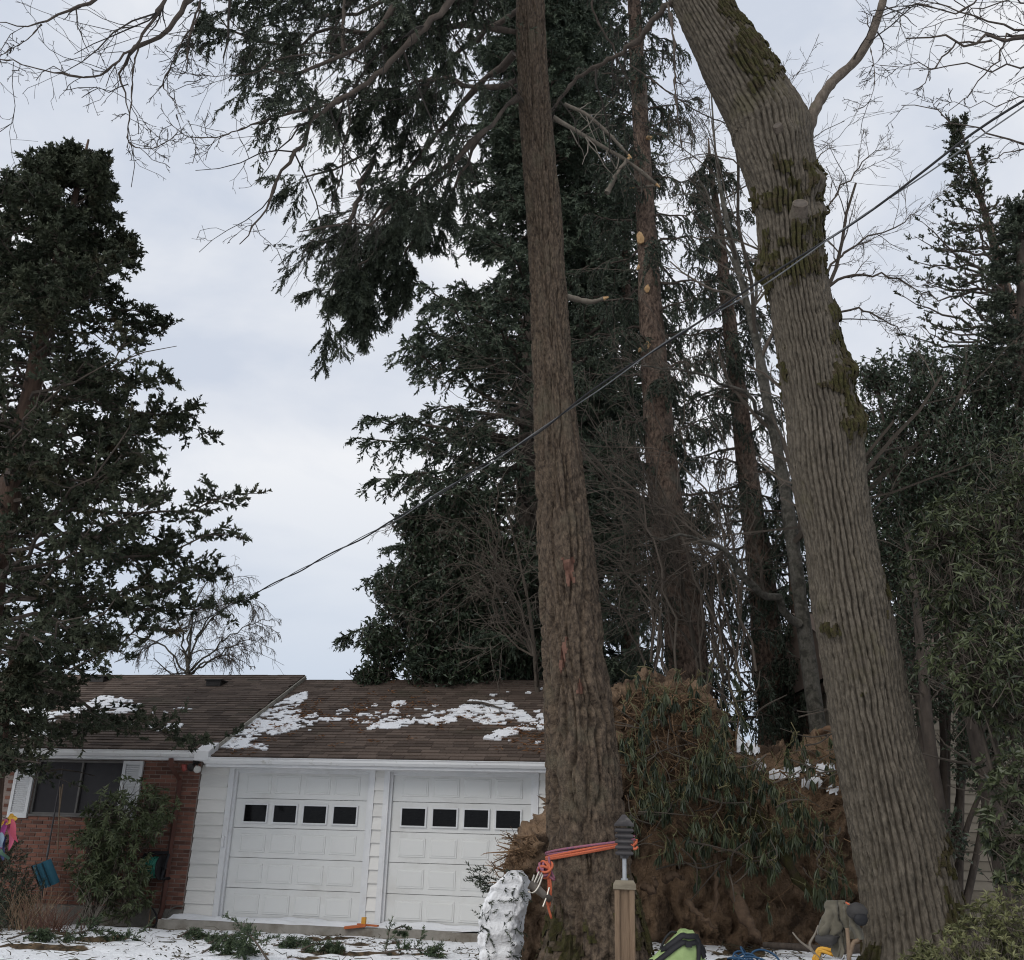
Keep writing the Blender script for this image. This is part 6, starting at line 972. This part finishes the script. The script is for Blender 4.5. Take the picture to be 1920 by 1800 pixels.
# power line
wl = [(2000, 138), (1920, 190), (1830, 250), (1700, 345), (1540, 455), (1400, 547), (1250, 640), (1100, 742), (1000, 815), (880, 890), (740, 975), (600, 1050), (460, 1122), (345, 1178), (215, 1242)]
fr = np.array([(2000-a)/1750 for a, b in wl]); Yw = 1/((1-fr)/5.6+fr/21.5); WP = resample(np.array([at(a, b, y_) for (a, b), y_ in zip(wl, Yw)]), 160); pc = thing('power_line', 'twisted overhead service cable crossing the photo from upper right to the main roof', 'cable', WP[0])
s_ = np.linspace(0, 70, 160)
for k, (mt, r0) in enumerate(((mat('black_cable', (.012, .012, .013), (.022, .022, .024), 5, rough=.5), .010), (mat('bare_wire', (.10, .105, .11), (.17, .175, .18), 5, rough=.4), .006))):
    Q = WP+np.stack([np.cos(s_+k*PI)*.012, 0*s_, np.sin(s_+k*PI)*.012], -1)*np.linspace(1.2, 1, 160)[:, None]+np.array([0, 0, -.035*k])*np.clip(1-np.linspace(0, 3, 160), 0, 1)[:, None]; b_ = MB(); b_.tubes(Q, np.full(160, r0), 6); build('cable_strand', b_, mt, pc, smooth=True)
# ---- along the brick wall
def loc2(px, py, ly): return np.array(hw(*facade(px, py, ly)))
bush('rhododendron', 'broad leathery shrub growing against the brick wall under the window', hw(-1.95, -.75, -.18), [tuple([px, py, float(loc2(px, py, -.75)[1]), r]) for px, py, r in ((235, 1530, 62), (190, 1600, 55), (245, 1580, 45), (215, 1660, 58), (175, 1640, 40), (290, 1510, 36), (235, 1650, 36), (200, 1540, 40), (165, 1595, 34), (300, 1540, 30), (235, 1690, 40))], 950, RHODO, TWIG, 401, .125, .036, 7, .35, .25, r0=.016, tiplen=.25, fill=.25)
bush('dark_shrub', 'small leaved dark shrub at the left edge below the front door', hw(-4.4, -1.4, -.25), [tuple([px, py, float(loc2(px, py, -1.4)[1]), r]) for px, py, r in ((0, 1620, 46), (20, 1670, 50), (-20, 1580, 40), (10, 1720, 50))], 700, HOLLY, TWIG, 402, .06, .022, 9, .1, .15, 'spray', r0=.014, tiplen=.22, fill=.25)
def stems(name, label, c, n, h, sp, seed, mt, cat, r0=.006, tw=3):
    rng = np.random.default_rng(seed); T_ = thing(name, label, cat, c); b0 = c+np.c_[rng.normal(size=n)*sp*.35, rng.normal(size=n)*sp*.3, np.zeros(n)]; d = np.c_[rng.normal(size=n)*.32, rng.normal(size=n)*.25, np.ones(n)]; hh = h*rng.uniform(.5, 1.1, n)[:, None]; P_ = np.stack([b0, b0+d*hh*.5+rng.normal(size=(n, 3))*.02, b0+d*hh*np.array([1.25, 1.25, .95])], 1); P_ = np.stack([resample(p, 6) for p in P_]); R_ = np.linspace(1, .35, 6)[None]*r0*np.ones((n, 1)); b_ = MB(); b_.tubes(P_, R_, 4, rng.uniform(0, 1, n))
    if tw: A_, a_ = grow(P_, R_, tw, rng, (.3, 1), .4, .3, .5, .2, 4, (0, 0, .3)); b_.tubes(A_, np.maximum(a_, .0028), 3, rng.uniform(0, 1, len(A_)))
    build('stem', b_, mt, T_, kind='stuff')
RED = mat('reddish_stem', (.085, .042, .032), (.17, .095, .07), 8, rough=.9, attr=True)
stems('dry_grass', 'clump of dry tan stalks left of the blue shovel', hw(-2.42, -1.5, -.22), 90, .62, .40, 411, DRYG, 'grass clump', .006, 2); stems('bare_shrub', 'low reddish bare stems standing in the snow at lower left', hw(-1.45, -2.4, -.26), 60, .55, .42, 412, RED, 'shrub', .007, 3); stems('bare_shrub', 'few long pale twigs leaning out beside the foundation', hw(-1.62, -1.3, -.22), 10, .8, .3, 413, TWIGG, 'shrub', .008, 3)
# blue shovel hung upside... scoop on a long handle
p0, p1, p2 = loc2(118, 1436, -.35), loc2(88, 1608, -.5), loc2(74, 1722, -.6); sv = thing('snow_shovel', 'blue snow shovel with a long thin handle leaning in front of the brick wall', 'shovel', p2); b_ = MB(); b_.tubes(resample(np.array([p0, p1, p2]), 12), np.full(12, .013), 8); build('handle', b_, mat('shovel_handle', (.05, .045, .05), (.09, .085, .085), 6, rough=.5), sv, smooth=True)
b_ = MB(); q_ = nrm(p1-p0); b_.tubes(np.array([p1-q_*.20, p1-q_*.02]), np.array([.02, .02]), 8); build('collar', b_, GALV, sv, smooth=True)
ex, ez = nrm(RT*.93+UP*.36), nrm(-RT*.36+UP*.93); cc_ = loc2(85, 1639, -.55); W = []
for s1 in np.linspace(-1, 1, 13):
    for s2 in np.linspace(-1, 1, 9): W.append(cc_+ex*s1*.165+ez*s2*.21-FW*(.05*(1-s1*s1)+.012*math.cos(s1*9)))
W = np.array(W); I_ = np.arange(12)[:, None]*9+np.arange(8)[None]; Fs = np.stack([I_, I_+9, I_+10, I_+1], -1).reshape(-1, 4); b_ = MB(); b_.add(W, Fs); b_.add(W+FW*.02, Fs[:, ::-1]); BLP = mat('blue_plastic', (.045, .17, .25), (.075, .23, .32), 5, rough=.5); build('scoop', b_, BLP, sv, smooth=True)
for s1 in (-.35, .3):
    b_ = MB(); b_.tubes(np.array([cc_+ex*s1*.165+ez*.2-FW*.066, cc_+ex*s1*.165-ez*.2-FW*.066]), np.array([.012, .012]), 6); build('rib', b_, mat('blue_rib', (.02, .06, .085), rough=.5), sv)
b_ = MB(); b_.tubes(np.array([W[0], W[8]]), np.array([.02, .02]), 6); build('edge_strip', b_, BLK, sv)
# stakes by the window
sk = thing('plant_stakes', 'two thin tan stakes stuck up before the window', 'stakes', loc2(112, 1600, -.5))
for a, b in (((118, 1470), (110, 1530)), ((113, 1475), (108, 1600))):
    b_ = MB(); b_.tubes(np.array([loc2(*a, -.5), loc2(*b, -.5)]), np.array([.012, .010]), 6); build('stake', b_, mat('bamboo', (.14, .10, .07), (.24, .18, .12), 9, rough=.7), sk)
b_ = MB(); b_.tubes(resample(np.array([loc2(110, 1530, -.5), loc2(130, 1536, -.5), loc2(142, 1540, -.5)]), 6), np.full(6, .006), 5); build('stake', b_, DRYG, sk)
# hose reel
hc = loc2(287, 1626, -.28); hr = thing('hose_reel', 'black wall mounted reel wound with green garden hose', 'hose reel', hc); GRN = mat('green_hose', (.03, .19, .14), (.07, .30, .22), 8, rough=.45); ax = E1
u_ = np.array([0, 0, 1.]); v_ = E2
for k in range(11):
    for rr in (.155, .135):
        a = np.linspace(0, 2*PI, 34); c = hc+ax*(-.13+.023*k+rng.normal()*.003); rj = rr+rng.normal()*.006; b_ = MB(); b_.tubes(c+u_*(np.cos(a)*rj)[:, None]+v_*(np.sin(a)*rj)[:, None]+ax*(np.sin(a+k)*.008)[:, None], np.full(34, .011), 6); build('hose_turn', b_, GRN, hr, smooth=True)
for s1 in (-.16, .15):
    b_ = MB(); b_.tubes(np.array([hc+ax*(s1-.008), hc+ax*(s1+.008)]), np.array([.20, .20]), 24); build('reel_disc', b_, BLK, hr)
for a, b in ((np.array([-.18, -.02, .19]), np.array([.24, .0, .24])), (np.array([.17, .0, -.18]), np.array([.25, .0, .22])), (np.array([.16, 0, 0]), np.array([.26, -.06, 0])), (np.array([-.18, .1, .22]), np.array([.2, .2, .24])), (np.array([.2, .0, -.17]), np.array([.2, .24, -.17]))):
    b_ = MB(); f_ = lambda t: hc+E1*t[0]+E2*t[1]+np.array([0, 0, t[2]]); b_.tubes(np.array([f_(a), f_(b)]), np.array([.026, .026]), 6); build('bracket', b_, BLK, hr)
hl = thing('black_hose', 'black hose looping down to the soil right of the shrub', 'hose', loc2(290, 1740, -.4)); b_ = MB(); Q = resample(np.array([loc2(268, 1690, -.35), loc2(285, 1703, -.4), loc2(294, 1720, -.45), loc2(288, 1738, -.5), loc2(262, 1748, -.6), loc2(225, 1744, -.6)]), 30); b_.tubes(Q, np.full(30, .014), 7); build('hose_line', b_, BLK, hl, smooth=True)
T_ = thing('pale_stick', 'pale thin pipe leaning against the foundation by the downspout', 'pipe', loc2(277, 1740, -.5)); b_ = MB(); b_.tubes(np.array([loc2(286, 1680, -.25), loc2(277, 1742, -.5)]), np.array([.011, .011]), 7); build('rod', b_, DRYG, T_)
T_ = thing('pale_pipe', 'white length of pipe lying on the soil near the apron', 'pipe', loc2(270, 1748, -.6)); b_ = MB(); b_.tubes(np.array([loc2(247, 1752, -.75), loc2(285, 1742, -.6)]), np.array([.013, .013]), 7); build('rod', b_, WHITE, T_)
T_ = thing('thin_cable', 'grey cable running along the foot of the brick up to the siding', 'cable', loc2(310, 1730, -.2)); b_ = MB(); b_.tubes(resample(np.array([loc2(305, 1738, -.3), loc2(318, 1708, -.15), loc2(330, 1700, -.1), loc2(345, 1700, -.08)]), 14), np.full(14, .012), 6); build('cable_line', b_, mat('grey_cable', (.10, .09, .08), (.15, .14, .12), 5, rough=.7), T_, smooth=True)
# wind spinner with coloured tails
ws = thing('wind_spinner', 'fabric wind spinner with pink, purple and yellow tails at the left edge', 'wind spinner', loc2(8, 1540, -2.0)); cols_ = [((.55, .30, .04), (20, 1527), (5, 1548)), ((.50, .09, .14), (22, 1535), (34, 1580)), ((.30, .05, .20), (12, 1538), (2, 1590)), ((.06, .07, .18), (8, 1570), (4, 1612)), ((.07, .14, .10), (6, 1590), (14, 1612)), ((.48, .10, .18), (16, 1535), (18, 1595)), ((.60, .36, .05), (26, 1530), (18, 1545)), ((.22, .30, .40), (2, 1560), (8, 1590))]
for k, (c, a, b) in enumerate(cols_):
    q = np.linspace(0, 1, 14); A, B = loc2(*a, -2.0), loc2(*b, -2.0); P_ = A+(B-A)*q[:, None]+RT*(np.sin(q*5+k)*.03)[:, None]+FW*(np.cos(q*4+k*2)*.03-.02*k % .05)[:, None]; wd = .045*np.sin(np.clip(q*.9+.1, 0, 1)*PI)**.7+.004; b_ = MB(); i = np.arange(13); off = RT*wd[:, None]; b_.add(np.vstack([P_-off, P_+FW*.02, P_+off]), np.concatenate([np.stack([i, i+1, 15+i, 14+i], -1), np.stack([14+i, 15+i, 29+i, 28+i], -1)])); build('tail', b_, mat('tail_%s' % ['yellow', 'pink', 'purple', 'navy', 'green', 'rose', 'gold', 'blue'][k], c, rough=.6), ws, smooth=True)
b_ = MB(); b_.tubes(np.array([loc2(16, 1536, -2.0), loc2(16, 1536, -2.0)+np.array([-.4, 0, .12])]), np.array([.006, .006]), 5); b_.tubes(np.array([loc2(16, 1536, -2.0)+np.array([-.4, 0, .12]), loc2(16, 1536, -2.0)*[1, 1, 0]+np.array([-.4, 0, -.4])]), np.array([.008, .008]), 5); build('pole', b_, DARK, ws)
# ================================================================== FALLEN DEBRIS
def fallen(label, c, az_, L_, seed, mt=FIRLEAF, hgt=.12, nb=16, curve=.2):
    rng = np.random.default_rng(seed); T_ = thing('fallen_branch', label, 'branch', c, None); d = np.array([math.cos(az_), math.sin(az_), 0]); s = np.array([-d[1], d[0], 0]); Q = resample(np.array([c-d*L_*.5, c+s*curve*.5+[0, 0, hgt], c+d*L_*.5]), 16); Q[:, 2] = np.maximum(Q[:, 2], gz(Q[:, 0], Q[:, 1])+.03); R_ = np.linspace(.014, .004, 16); A_, a_ = grow(Q[None], R_[None], nb, rng, (.05, 1), .30, .3, .9, .25, 6, (0, 0, .05), .12); g_ = gz(A_[..., 0], A_[..., 1])+.02; A_[..., 2] = np.where(L_ > .7, A_[..., 2], g_+np.maximum(A_[..., 2]-g_, 0)*.45); b_ = MB(); b_.tubes(Q, R_, 6); b_.tubes(A_, np.maximum(a_, .003), 4); build('twig', b_, TWIG, T_, kind='stuff'); P2 = np.concatenate([A_, resample(Q[4:], 6)[None]]); B_, D_, _ = along(P2, 16, rng); f = MB(); shoots(f, B_, D_+rng.normal(size=D_.shape)*.5+[0, 0, .05], min(.10, L_*.2)*rng.uniform(.6, 1.3, len(B_)), 10, .045, .014, rng, .8); build('foliage', f, mt, T_, kind='stuff')
GREENL = mat('fresh_sprig', (.030, .048, .026), (.085, .115, .060), 3, rough=.6, attr=True)
for k, (lb_, px, py, Y, az_, L_, hg) in enumerate((('arched green fallen bough on the snow before the left garage door', 478, 1785, 13.2, 2.2, .9, .26), ('small green bough lying at the apron edge under the left door', 365, 1742, 15.8, .4, .45, .10), ('bushy fallen bough at the bottom edge, left of the arched bough', 425, 1795, 13.6, .2, .6, .14), ('dark green bough on the snow by the reddish stems', 175, 1768, 15.0, .3, 1.0, .10), ('little bough on the snow in the middle of the bottom edge', 600, 1775, 14.6, .5, .5, .06), ('flat bough on the snow left of the flipped turf', 770, 1778, 14.3, -.2, .8, .06), ('small dark bough in the bottom left corner of the snow', 60, 1790, 14.6, .1, .7, .10), ('sprig lying on the apron before the right garage door', 755, 1733, 16.6, .1, .22, .03), ('bough half sunk in the snow between the lawn boughs', 545, 1762, 14.9, -.3, .5, .05), ('green bough stuck up under the apron beside the shrub', 420, 1758, 15.2, .6, .4, .06))):
    c = at(px, py, Y); c[2] = float(gz(c[0], c[1]))+.03 if k != 7 else .05; fallen(lb_, c, az_, L_, 500+k, GREENL, hg, 5 if L_ < .3 else 14)
c = roofpt(905, 1328, GE, GZ0, GS); P_ = np.array([[c[0]-.32, c[1]+.10, c[2]+.12], [c[0], c[1], c[2]+.10], [c[0]+.42, c[1]-.28, c[2]-.04]]); T_ = thing('fallen_branch', 'dark snapped bough lying on the snow of the garage roof', 'branch', hw(*c)); Q = resample(np.array([hw(*p) for p in P_]), 12); b_ = MB(); b_.tubes(Q, np.linspace(.03, .014, 12), 7); build('bough', b_, DARKBARK, T_, smooth=True); A_, a_ = grow(Q[None], np.full((1, 12), .01), 12, rng, (.05, 1), .35, .3, .8, .3, 5); b_ = MB(); b_.tubes(A_, np.maximum(a_*.6, .004), 4); build('twig', b_, TWIG, T_, kind='stuff')
# loose twigs, needles and leaves scattered on the snow
n_ = 2600; X = rng.uniform(-11, 7.5, n_); Yy = rng.uniform(9.5, 17.6, n_); dn = fbm(np.c_[X*.9, Yy*1.4, 0*X], 3, 610); l_ = tolocal(np.c_[X, Yy, 0*X]); k = (rng.uniform(size=n_) < sstep(.38, .62, dn)+.12) & ((l_[:, 1] < -.75) | (l_[:, 0] > 6.3)); X, Yy = X[k], Yy[k]; Z = gz(X, Yy)
a = rng.uniform(0, 2*PI, len(X)); ln = rng.uniform(.05, .32, len(X))*rng.uniform(.4, 1.3, len(X)); P0 = np.c_[X, Yy, Z+.012+.02*rng.uniform(size=len(X))]; P2 = P0+np.c_[np.cos(a)*ln, np.sin(a)*ln, rng.uniform(-.01, .07, len(X))]; P1 = (P0+P2)/2+rng.normal(size=P0.shape)*[.03, .03, .012]; b_ = MB(); b_.tubes(np.stack([P0, P1, P2], 1), np.array([1, .8, .4])[None]*rng.uniform(.002, .007, (len(X), 1)), 3, rng.uniform(0, 1, len(X))); o = build('twig_litter', b_, LITTER); tag(o, 'loose twigs and bits of bark strewn over the snow', kind='stuff')
n_ = 9000; X = rng.uniform(-11, 7.5, n_); Yy = rng.uniform(9.5, 17.6, n_); dn = fbm(np.c_[X*1.3, Yy*2, 0*X], 3, 620); l_ = tolocal(np.c_[X, Yy, 0*X]); k = (rng.uniform(size=n_) < sstep(.46, .66, dn)+.05) & ((l_[:, 1] < -.72) | (l_[:, 0] > 6.2)); X, Yy = X[k], Yy[k]; f = MB(); P0 = np.c_[X, Yy, gz(X, Yy)+.02]; leaves(f, P0, np.c_[rng.normal(size=(len(X), 2)), rng.uniform(-.1, .5, len(X))], rng.uniform(.03, .09, len(X)), .022, rng); o = build('leaf_litter', f, LITTER); tag(o, 'dead leaves and green needles scattered on the snow', kind='stuff')
# fallen trunk lying on the snow under the root plate
T_ = thing('fallen_pole', 'thin dark snow topped pole lying along the foot of the root plate', 'log', at(1500, 1772, 13)); b_ = MB(); Q = resample(np.array([at(1432, 1772, 13.2), at(1500, 1776, 12.9), at(1560, 1782, 12.6), at(1620, 1778, 12.4)]), 14); b_.tubes(Q, np.linspace(.035, .05, 14), 8); build('log', b_, DARKBARK, T_, smooth=True)
T_ = thing('bent_stick', 'bare bent sticks standing in front of the jacket', 'stick', at(1500, 1800, 10.3)); b_ = MB(); b_.tubes(np.stack([resample(pts([(1545, 1805, 10.2), (1520, 1780, 10.2), (1500, 1765, 10.2), (1486, 1748, 10.2)]), 8), resample(pts([(1522, 1782, 10.2), (1518, 1770, 10.2), (1528, 1752, 10.2), (1534, 1735, 10.2)]), 8)]), np.linspace(.016, .007, 8)[None]*np.ones((2, 1)), 6); build('stick', b_, TWIGG, T_, smooth=True)
